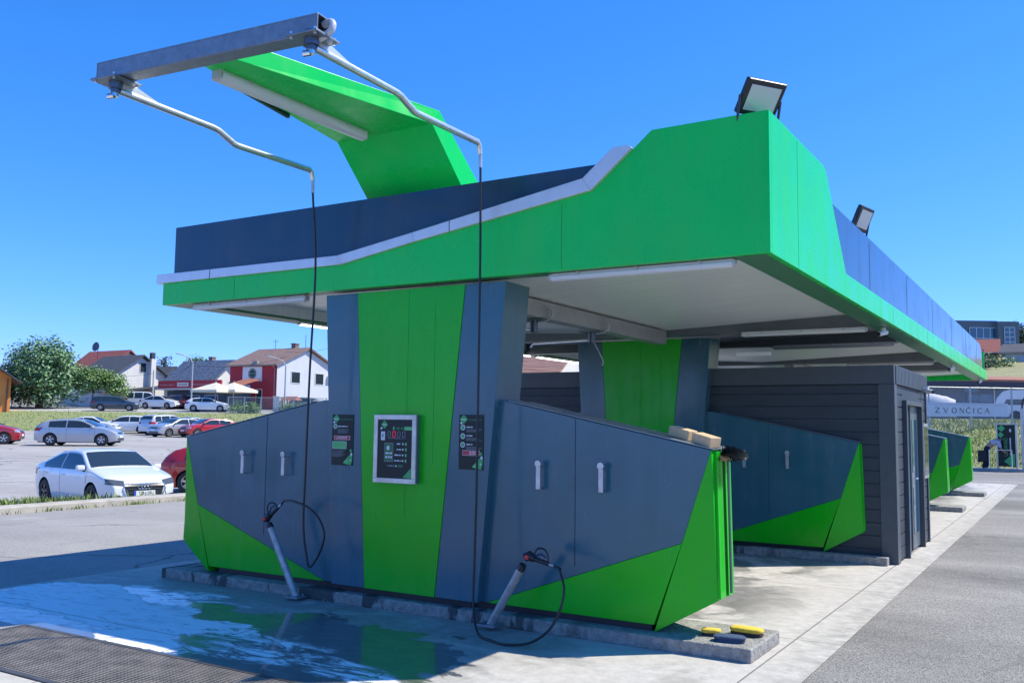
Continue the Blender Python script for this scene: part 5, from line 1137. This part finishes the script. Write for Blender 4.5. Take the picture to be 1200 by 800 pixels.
def wire_fence(label, a, b, h, n, group='wire fences', rail=True):
    a = Vector(a); b = Vector(b); d = b - a; L_ = Vector((d.x, d.y)).length; rz = math.atan2(d.y, d.x)
    t = thing('wire_fence', label, 'fence', a, rz, group=group)
    zs = lambda f: d.z * f
    m = MB(); m.loft([(0, 0, 0), (L_, 0, zs(1)), (L_, .003, zs(1)), (0, .003, 0)], [(0, 0, h), (L_, 0, h + zs(1)), (L_, .003, h + zs(1)), (0, .003, h)]); m.build('mesh', CHAIN, t)
    for k in range(n + 1): m = MB(); f_ = k / n; m.tube([(L_ * f_, .03, zs(f_) - .4), (L_ * f_, .03, zs(f_) + h + .05)], .045, 8); m.build('post', POST, t)
    if rail: m = MB(); m.tube([(0, .01, h), (L_, .01, h + zs(1))], .025, 6); m.build('rail', POST, t)
    return t
wire_fence('wire fence with pale posts in front of the big tree', gp(18, 98), gp(132, 99.5), 1.5, 6)
wire_fence('wire fence on the bank below the red and grey house', gp(270, 91.5), gp(385, 90.6), 1.6, 6)
# sunshades, street lamps, poles
for i, (u, D) in enumerate(((255, 95.2), (276, 96.5))):
    p = gp(u, D); t = thing('sunshade', ['cream square sunshade, the left one before the shop', 'cream square sunshade beside the red house front'][i], 'sunshade', p, R_(6), group='cream sunshades')
    m = MB(); m.tube([(0, 0, 0), (0, 0, 3.1)], .05, 8); m.build('pole', POST, t)
    m = MB(); S_ = 1.75; B_ = [(-S_, -S_, 2.15), (S_, -S_, 2.15), (S_, S_, 2.15), (-S_, S_, 2.15)]; m.add(B_ + [(0, 0, 2.95)] + [(x, y, 1.9) for x, y, z in B_], [(0, 1, 4), (1, 2, 4), (2, 3, 4), (3, 0, 4), (0, 1, 6, 5), (1, 2, 7, 6), (2, 3, 8, 7), (3, 0, 5, 8)]); m.build('canopy', mat('cream_fabric', (.72, .66, .52), .9), t, fix=False)
def street_lamp(label, u, D, h, arm, lampdir=-1):
    p = gp(u, D); t = thing('street_lamp', label, 'street lamp', p, math.atan2(-p.x, p.y) , group='street lamps behind the car park')
    m = MB(); m.tube([(0, 0, -.5), (0, 0, h - .6), (lampdir * .25, 0, h - .1), (lampdir * arm, 0, h + .25)], [.09, .07, .05, .04], 8); m.build('pole', mat('pole_grey', (.35, .38, .40), .5, .3), t, smooth=True)
    m = MB(); m.obox((lampdir * (arm + .3), 0, h + .28), (.75, .26, .13), Matrix.Rotation(.2 * -lampdir, 3, 'Y')); m.build('lamp_head', mat('lamp_head', (.55, .57, .58), .4), t, bevel=.03)
street_lamp('tall street lamp before the panelled roof house', 227, 93.5, 5.5, 1.0)
street_lamp('street lamp on the pole beside the grey gable', 336, 93, 5.3, 1.1)
p = gp(182, 104); t = MB(); t.tube([p + Vector((0, 0, -.5)), p + Vector((0, 0, 4.3))], .09, 8); tag(t.build('utility_pole', mat('pole_pale', (.5, .5, .48), .8)), 'plain concrete pole next to the white house', 'pole')
m = MB()
for a, b, s in (((40, 428, 118), (182, 437, 104), .9), ((182, 437, 104), (228, 424, 93), .7), ((228, 428, 93), (336, 418, 93), .5), ((336, 412, 93), (400, 402, 100), .4)):
    A, B_ = at(*a), at(*b); m.tube([A.lerp(B_, k / 8) - Vector((0, 0, s * 4 * (k / 8) * (1 - k / 8))) for k in range(9)], .018, 4)
tag(m.build('overhead_wire', BLACK), 'thin overhead wires strung between the poles and houses', 'wire')
# small timber stand and post box things by the grey house
p = gp(343, 96); t = thing('wood_shelter', 'small wooden shelter by the grey gable behind the fence', 'shelter', p, R_(10)); m = MB()
for x in (-.7, .7):
    for y in (-.4, .4): m.box((x - .05, y - .05, -.2), (x + .05, y + .05, 1.25))
m.build('posts', mat('timber', (.35, .2, .12), .8), t); m = MB(); m.loft([(-1, -.65, 1.2), (1, -.65, 1.2), (1, .65, 1.2), (-1, .65, 1.2)], [(-.8, 0, 1.6), (.8, 0, 1.6), (.8, .01, 1.6), (-.8, .01, 1.6)]); m.build('roof', TILEO, t)
p = gp(328, 96.5); m = MB(); m.obox((0, 0, .75), (.9, .45, 1.5)); m.obox((0, 0, 1.54), (1.0, .55, .08)); o = m.build('utility_cabinet', WHITEP, bevel=.02); o.location = p; tag(o, 'pale utility cabinet at the corner of the red and grey house', 'cabinet')

# ------------------------------------------------------------------ right background
def atg(u, v, D): return at(u, v, D)
# vacuum station: island, board, hose, rail
vp = at(1181, 553, 39.2); vp.z = 0
t = thing('vacuum_island', 'low concrete island under the vacuum station', 'kerb', vp); m = MB(); m.box((-1.35, -.5, 0), (.9, .5, .12)); m.build('island', KERBC, t, bevel=.02)
t = thing('vacuum_station', 'green and black vacuum station with a steel frame', 'vacuum station', (vp.x, vp.y, .12), R_(-8))
WB, HB = .80, 1.85
m = MB(); m.box((-WB / 2 + .05, -.02, .08), (WB / 2 - .05, .20, HB)); b_ = m.build('board', PDARK, t)
m = MB(); m.box((-WB / 2, -.04, 0), (-WB / 2 + .06, .22, HB + .02)); m.box((WB / 2 - .06, -.04, 0), (WB / 2, .22, HB + .02)); m.box((-WB / 2 - .04, -.06, HB + .021), (WB / 2 + .04, .24, HB + .07)); m.build('frame', BRUSHED, t)
m = MB(); y = -.024; diamond(m, -.19, 1.70, .15, .14, y); diamond(m, -.22, 1.42, .12, .13, y); m.add([(-.12, y, .30), (.10, y, .12), (.3, y, .12), (.3, y, .62), (.22, y, .62)], [(0, 1, 2, 3, 4)]); m.build('green_shapes', mat('board_green', (.05, .42, .13), .4), b_, fix=False)
m = MB(); quad(m, .12, 1.55, .18, 1.68, y); m.build('token_slot', WHITEP, b_, fix=False)
text('sign_text', 'USISIVA\u010c', .19, (.03, -.026, .52), (R_(90), R_(-90), 0), mat('board_text_green', (.06, .40, .14), .4), b_, sx=1.0)
m = MB(); q = MB()
for k, (za, zb) in enumerate(((.55, .70), (.74, .98), (1.0, 1.3))): quad(q, .12, za, .165, zb, y)
q.build('white_lettering', PWHITE, b_, fix=False)
m = MB(); m.tube([(-.62, -.35, .0), (-.62, -.35, .78), (.25, -.35, .78), (.25, -.35, .0)], .022, 8); m.build('guard_rail', STEEL, t, smooth=True)
t = thing('hose_post', 'steel post with a curved black vacuum hose', 'hose post', (vp.x + .62, vp.y - .1, .12), 0)
m = MB(); m.tube([(0, 0, 0), (0, 0, 2.55)], .075, 10); m.build('post', BRUSHED, t, smooth=True)
m = MB(); m.tube(smooth_path([(0, 0, 2.5), (.06, 0, 2.9), (.35, 0, 3.15), (.7, 0, 2.9), (.72, -.05, 2.0), (.45, -.1, 1.2), (.35, -.1, 1.6), (.4, -.1, 2.2)], 8), .035, 8); m.build('hose', BLACK, t, smooth=True)
m = MB(); m.tube([(.35, 0, .2), (.35, 0, 1.9)], .16, 14); m.build('vacuum_drum', DARKM, t, smooth=True)
# person bending over behind the board
def person(loc, rz):
    t = thing('person', 'person in grey shirt and dark trousers bending beside the vacuum board', 'person', loc, rz)
    def skin(name, V, E, Rr, m_, par=t, sub=1):
        me = bpy.data.meshes.new(name); me.from_pydata(V, E, []); me.materials.append(m_); o = bpy.data.objects.new(name, me); col.objects.link(o); o.parent = par
        sk = o.modifiers.new('skin', 'SKIN'); sk.use_smooth_shade = True
        for i, r in enumerate(Rr): me.skin_vertices[0].data[i].radius = (r, r) if not isinstance(r, tuple) else r
        me.skin_vertices[0].data[0].use_root = True
        s = o.modifiers.new('sub', 'SUBSURF'); s.levels = s.render_levels = sub; return o
    SKIN = mat('skin', (.42, .24, .17), .6); SH = mat('grey_shirt', (.42, .45, .55), .85); TR = mat('dark_trousers', (.012, .016, .028), .85); SHOE = mat('black_shoe', (.015, .015, .015), .5); HAIR = mat('dark_hair', (.02, .015, .012), .7)
    # one continuous body: x forward, bent at the hip
    V = [(0, 0, .93), (.12, 0, 1.08), (.30, 0, 1.24), (.46, 0, 1.30), (.55, 0, 1.33), (.62, 0, 1.35), (.72, 0, 1.33),
         (0, .10, .88), (.05, .11, .48), (-.02, .11, .09), (.16, .12, .045),
         (-.02, -.10, .88), (-.06, -.11, .48), (-.16, -.11, .09), (.02, -.12, .045),
         (.45, .20, 1.24), (.55, .24, .98), (.74, .2, .84), (.80, .19, .80),
         (.45, -.20, 1.24), (.52, -.24, .97), (.68, -.2, .80), (.74, -.19, .76)]
    E = [(0, 1), (1, 2), (2, 3), (3, 4), (4, 5), (5, 6), (0, 7), (7, 8), (8, 9), (9, 10), (0, 11), (11, 12), (12, 13), (13, 14), (3, 15), (15, 16), (16, 17), (17, 18), (3, 19), (19, 20), (20, 21), (21, 22)]
    Rr = [.14, .145, .15, .12, .055, .085, .085, .09, .06, .042, .035, .09, .06, .042, .035, .06, .045, .035, .03, .06, .045, .035, .03]
    body = skin('body', V, E, Rr, SKIN)
    skin('trousers', V[:2] + V[7:10] + V[11:14], [(0, 1), (0, 2), (2, 3), (3, 4), (0, 5), (5, 6), (6, 7)], [.155, .15, .11, .085, .07, .11, .085, .07], TR)
    skin('shirt', [V[1], V[2], V[3], V[15], V[16], V[19], V[20]], [(0, 1), (1, 2), (2, 3), (3, 4), (2, 5), (5, 6)], [.155, .17, .15, .085, .068, .085, .068], SH)
    for s, i in ((1, 9), (-1, 13)): skin('shoe', [V[i], tuple(a + b for a, b in zip(V[i], (.04, 0, -.045))), tuple(a + b for a, b in zip(V[i], (.19, .01, -.05)))], [(0, 1), (1, 2)], [.055, .05, .04], SHOE)
    skin('hair', [(.64, 0, 1.40), (.70, 0, 1.40)], [(0, 1)], [.085, .075], HAIR)
    m = MB(); m.obox((.775, 0, 1.27), (.03, .03, .05)); m.build('nose', SKIN, t, bevel=.01)
    m = MB()
    for s in (1, -1): m.obox((.79, s * .035, 1.325), (.012, .022, .012))
    m.build('eyes', INKB, t)
    for s, i in ((1, 18), (-1, 22)):
        for k in range(5):
            f_ = MB(); b0 = Vector(V[i]) + Vector((0, (k - 2) * .014, 0)); L_ = (.05, .075, .08, .075, .06)[k]
            f_.tube([b0, b0 + Vector((L_ * .6, (k - 2) * .004, -L_ * .3)), b0 + Vector((L_ * .7, (k - 2) * .004, -L_ * .7))], [.009, .009, .007], 6); f_.build('finger', SKIN, t, smooth=True)
pp = at(1157, 551, 39.6); person((pp.x, pp.y, 0), R_(8))
m = MB(); m.obox((0, 0, .0), (.34, .2, .5)); o = m.build('dark_bag', mat('bag_black', (.014, .016, .022), .7), bevel=.05); o.location = (pp.x - .16, pp.y - .22, .62); tag(o, 'dark bag hanging at the side of the bending person', 'bag')
# banner fence
fa, fb = at(1040, 499, 46.5), at(1235, 499, 47.5); fa.z = fb.z = 1.55
wire_fence('tall wire fence carrying the white banner', fa, fb, 2.35, 4, rail=True)
d = (fb - fa).normalized(); rz = math.atan2(d.y, d.x)
bp0 = at(1070, 488, 46.5); bp1 = at(1183, 488, 47.1); wL = (bp1 - bp0).length; zb = at(1130, 487.5, 46.7).z; zt = at(1130, 471.8, 46.7).z
org = fa + d * (bp0 - fa).dot(d); org.z = zb
t = thing('name_banner', 'long white fence banner with widely spaced grey capitals', 'banner', org, rz)
nrm = -.05; m = MB(); m.box((0, nrm - .02, 0), (wL, nrm, zt - zb)); m.build('sheet', mat('banner_white', (.62, .64, .68), .7, var=.06), t)
GL = mat('banner_grey', (.16, .13, .12), .7)
def letter(mb, ch, x, z, h, wd, y, th=.05, tn=.026):
    def st(a, b, k):
        a = Vector((x + a[0] * wd, z + a[1] * h)); b = Vector((x + b[0] * wd, z + b[1] * h)); dd = (b - a).normalized(); nn = Vector((-dd.y, dd.x)) * k / 2
        mb.add([(a.x - nn.x, y, a.y - nn.y), (a.x + nn.x, y, a.y + nn.y), (b.x + nn.x, y, b.y + nn.y), (b.x - nn.x, y, b.y - nn.y)], [(0, 1, 2, 3)])
    def serif(px, pz, ln=.22): st((px - ln / 2 * h / wd * .6, pz), (px + ln / 2 * h / wd * .6, pz), tn)
    def arc(a0, a1):
        P = [(.5 + .5 * math.cos(a0 + (a1 - a0) * k / 12), .5 + .5 * math.sin(a0 + (a1 - a0) * k / 12)) for k in range(13)]
        for q, w_ in zip(P, P[1:]): st(q, w_, th * (.55 + .5 * abs(q[0] - .5) * 2))
    if ch == 'Z': st((.05, .98), (.95, .98), tn); st((.95, .98), (.05, .02), th); st((.05, .02), (.95, .02), tn); st((.07, .98), (.05, .8), tn); st((.95, .02), (.97, .2), tn)
    if ch == 'V': st((0, 1), (.5, 0), th); st((.5, 0), (1, 1), tn); serif(0, 1); serif(1, 1)
    if ch == 'O': arc(0, 6.2832)
    if ch == 'N': st((.08, 0), (.08, 1), tn); st((.08, 1), (.92, 0), th); st((.92, 0), (.92, 1), tn); serif(.08, 0); serif(.92, 1); serif(.08, 1)
    if ch in 'C\u010c': arc(.75, 5.55); st((.88, .82), (.9, 1.0), tn); st((.88, .18), (.9, 0), tn)
    if ch == '\u010c': st((.3, 1.3), (.5, 1.12), tn); st((.5, 1.12), (.7, 1.3), tn)
    if ch == 'I': st((.5, 0), (.5, 1), th); serif(.5, 0); serif(.5, 1)
    if ch == 'A': st((0, 0), (.5, 1), tn); st((.5, 1), (1, 0), th); st((.22, .38), (.78, .38), tn); serif(0, 0); serif(1, 0)
m = MB(); us = [1098.5, 1109, 1119.5, 1129, 1137.5, 1144, 1152, 1161]
for ch, u in zip('ZVON\u010cICA', us):
    q = at(u, 480, 46.8); x = (q - org).dot(d); wd = .10 if ch == 'I' else .24; letter(m, ch, x - wd / 2, .16, .27, wd, nrm - .023)
m.build('lettering', GL, t, fix=False)
m = MB(); r = random.Random(2); q = MB()
for k in range(2): textbars(q, .8, wL - .3, zt - zb - .07 - .05 * k, .022, nrm - .023, 50 + k, 3)
q.build('small_print', mat('banner_pink', (.40, .26, .27), .7), t, fix=False)
# vehicles and sheds beyond the banner
bq = at(1166, 478, 62); p = Vector((bq.x, bq.y, 2.38))
t = thing('white_bus', 'white minibus behind the banner fence', 'minibus', p, R_(4))
m = MB(); P = [(0, .3), (-.05, .9), (.12, 1.5), (.45, 1.92), (.8, 2.02), (6, 2.02), (6.1, 1.9), (6.1, .3)]; m.prismy(P, -.95, .95); m.build('body', WHITE, t, bevel=.12)
m = MB(); m.prismy([(.5, 1.05), (.68, 1.42), (2.0, 1.42), (2.0, 1.05)], -.965, -.953); m.box((2.15, -.965, 1.05), (3.8, -.953, 1.42)); m.box((3.95, -.965, 1.05), (5.8, -.953, 1.42)); m.build('side_window', GLASS, t)
for x in (1.2, 4.8): m = MB(); m.tube([(x, -.98, .34), (x, -.75, .34)], .34, 16); m.build('wheel', TYRE, t)
bq = at(1098, 470, 60); t = thing('covered_boat', 'white wrapped boat or load with a furled mast behind the banner', 'boat', (bq.x - .5, bq.y, 2.38), R_(5))
m = MB(); rows = []
for k in range(13):
    f_ = k / 12; x = -1.6 + 3.2 * f_; hh = .55 + .95 * math.sin(math.pi * (.12 + .76 * f_)) ** .6 + .12 * noise.noise(Vector((x * 2, 3, 0))); rows.append([(x, .75 * math.cos(a), .2 + hh * max(0, math.sin(a)) + .04 * noise.noise(Vector((x * 3, a * 2, 1)))) for a in [math.pi * j / 10 for j in range(11)]])
m.grid(rows); m.add(rows[0], [tuple(range(11))]); m.add(rows[-1], [tuple(range(11))]); m.build('tarpaulin', mat('tarpaulin', (.72, .70, .68), .7, var=.05), t, smooth=True)
m = MB(); m.tube([(-.5, 0, 1.2), (-.42, 0, 2.4), (-.40, 0, 3.1)], [.22, .16, .05], 8); m.build('furled_sail', mat('sail_white', (.72, .7, .68), .8), t, smooth=True)
# shed with tiled roof edge
a = at(1050, 470, 74); b = at(1260, 470, 76); p = Vector((a.x, a.y, 2.4)); Ls = (b - a).length; rz = math.atan2((b - a).y, (b - a).x)
zr = at(1150, 446, 75).z - 2.4
t = thing('long_shed', 'long dark shed with windows and a tiled roof edge', 'shed', p, rz); m = MB(); m.box((0, 0, -.5), (Ls, 6, zr)); m.build('wall', mat('shed_wall', (.14, .16, .19), .85, var=.15, vscale=.7), t)
m = MB(); A = [(-.3, -1.0, zr - .15), (Ls + .3, -1.0, zr - .15), (Ls + .3, 6.3, zr + .55), (-.3, 6.3, zr + .55)]; m.loft(A, [(x, y, z + .22) for x, y, z in A]); m.build('roof', TILEO, t)
m = MB(); m.box((-.3, -1.04, zr - .55), (Ls + .3, -.95, zr - .12)); m.build('eaves_board', mat('eaves_dark', (.05, .05, .07), .7), t)
for u0, u1, v0, v1 in ((1128.5, 1144.5, 450.5, 458), (1131.5, 1144, 462.5, 468.5), (1146, 1163, 462.5, 470)):
    q0, q1 = at(u0, v1, 75), at(u1, v0, 75); x0 = (q0 - p).dot((b - a).normalized()); x1 = (q1 - p).dot((b - a).normalized())
    m = MB(); m.box((x0 - .06, -.06, q0.z - 2.46), (x1 + .06, -.003, q1.z - 2.34)); o = m.build('window', mat('frame_dark', (.2, .22, .24), .6), t); n = MB(); n.box((x0, -.07, q0.z - 2.4), (x1, -.062, q1.z - 2.4)); n.build('pane', GLASSB, o)
for u in (1168.5, 1188.5): q = at(u, 455, 74.6); x0 = (q - p).dot((b - a).normalized()); m = MB(); m.tube([(x0, -.12, -.5), (x0, -.12, zr - .2)], .05, 6); m.build('downpipe', WHITEP, t)
# buildings on the hill
def hill_z(y):
    P = [(86, 2.5), (96, 6.3), (112, 8.4), (140, 11.6), (170, 13.5), (900, 16)]
    for (a, za), (b, zb) in zip(P, P[1:]):
        if y <= b: return za + (zb - za) * (y - a) / (b - a)
def oriented_block(name, label, u0, u1, vt, vb, D, depth, m_, wins=(), par=None, rzoff=0):
    a, b = at(u0, vb, D), at(u1, vb, D + rzoff); zt_ = at((u0 + u1) / 2, vt, D).z; rz = math.atan2(b.y - a.y, b.x - a.x); z0 = min(a.z, hill_z(a.y)) - 1
    t = par or thing(name, label, 'building', (a.x, a.y, z0), rz, group='buildings on the hillside'); L_ = Vector((b.x - a.x, b.y - a.y)).length
    m = MB(); m.box((0, 0, 0), (L_, depth, zt_ - z0)); m.build('wall', m_, t); sc_ = D / F
    for (wu0, wu1, wv0, wv1, nx, nz) in wins:
        x0, x1 = (wu0 - u0) / (u1 - u0) * L_, (wu1 - u0) / (u1 - u0) * L_; zb_ = at(u0, wv1, D).z - z0; zt2 = at(u0, wv0, D).z - z0
        m = MB(); m.box((x0, -.12, zb_), (x1, -.004, zt2)); o = m.build('window', GLASSB, t); m = MB()
        for k in range(nx + 1): x = x0 + (x1 - x0) * k / nx; m.box((x - .06, -.17, zb_), (x + .06, -.122, zt2))
        for k in range(nz + 1): z = zb_ + (zt2 - zb_) * k / nz; m.box((x0, -.165, z - .06), (x1, -.123, z + .06))
        m.build('frame', mat('mullion', (.42, .48, .55), .5), o)
    return t
MODW = mat('modern_wall', (.10, .14, .17), .7, var=.08, vscale=.4)
t = oriented_block('modern_building', 'dark modern glazed building on the hill', 1110, 1170, 375, 425, 150, 12, MODW, [(1137, 1169, 383, 408, 4, 2)])
m = MB(); L_ = 8.6; m.box((-.6, -.9, 10.5), (L_ + .6, 12, 11.2))
oriented_block('glazed_annexe', 'dark annexe with a tall window beside the modern building', 1171, 1196, 376, 428, 149, 11, MODW, [(1178, 1190, 383, 406, 2, 4)])
a = at(1147, 418, 118); gable('red_roof_cottage', 'small red roofed cottage below the modern building', (at(1169, 424, 118).x, a.y, hill_z(a.y) - .6), R_(4), 4.2, 5, at(1160, 412, 118).z - hill_z(a.y) + .6, at(1160, 399, 120).z - hill_z(a.y) + .6, DKWALL, TILER, .5, (), None, None, group='buildings on the hillside')
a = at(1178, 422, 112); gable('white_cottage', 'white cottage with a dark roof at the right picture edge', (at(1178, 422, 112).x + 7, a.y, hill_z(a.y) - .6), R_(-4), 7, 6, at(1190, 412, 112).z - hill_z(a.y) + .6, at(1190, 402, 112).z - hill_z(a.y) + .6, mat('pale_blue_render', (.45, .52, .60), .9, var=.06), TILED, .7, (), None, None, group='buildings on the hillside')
p = at(1190, 380, 185); p.z = 13; tree('hilltop_tree', 'tree behind the roofs on the hill, right edge', p, [(0, 0, 8.2, 2.4, 2, 1.8), (2, 0, 7.6, 2, 2, 1.6), (-1.5, 0, 6.6, 1.6, 2, 2)], 3000, .5, W4, (.3, 6), group='trees on the hillside', seed=31)
p = at(1128, 380, 190); p.z = 13; tree('hilltop_tree', 'tree behind the modern building roof', p, [(0, 0, 6.6, 3.2, 2, 2.0), (3, 0, 6.0, 3, 2, 1.8)], 3000, .5, W4, (.3, 5), group='trees on the hillside', seed=33)
for i, (u, v, D) in enumerate(((1150, 425, 104), (1168, 423, 103), (1143, 428, 100))):
    p = at(u, v, D); p.z = hill_z(p.y) - .1; tree('hill_bush', ['dark bush below the red roofed cottage', 'pale bush between the two hillside cottages', 'dark bush at the canopy corner on the hillside'][i], p, [(0, 0, .7, 1.6, 1.2, .8)], 900, .25, W4 if i != 1 else W2, (.05, .4), group='bushes on the hillside', seed=40 + i, cat='bush')
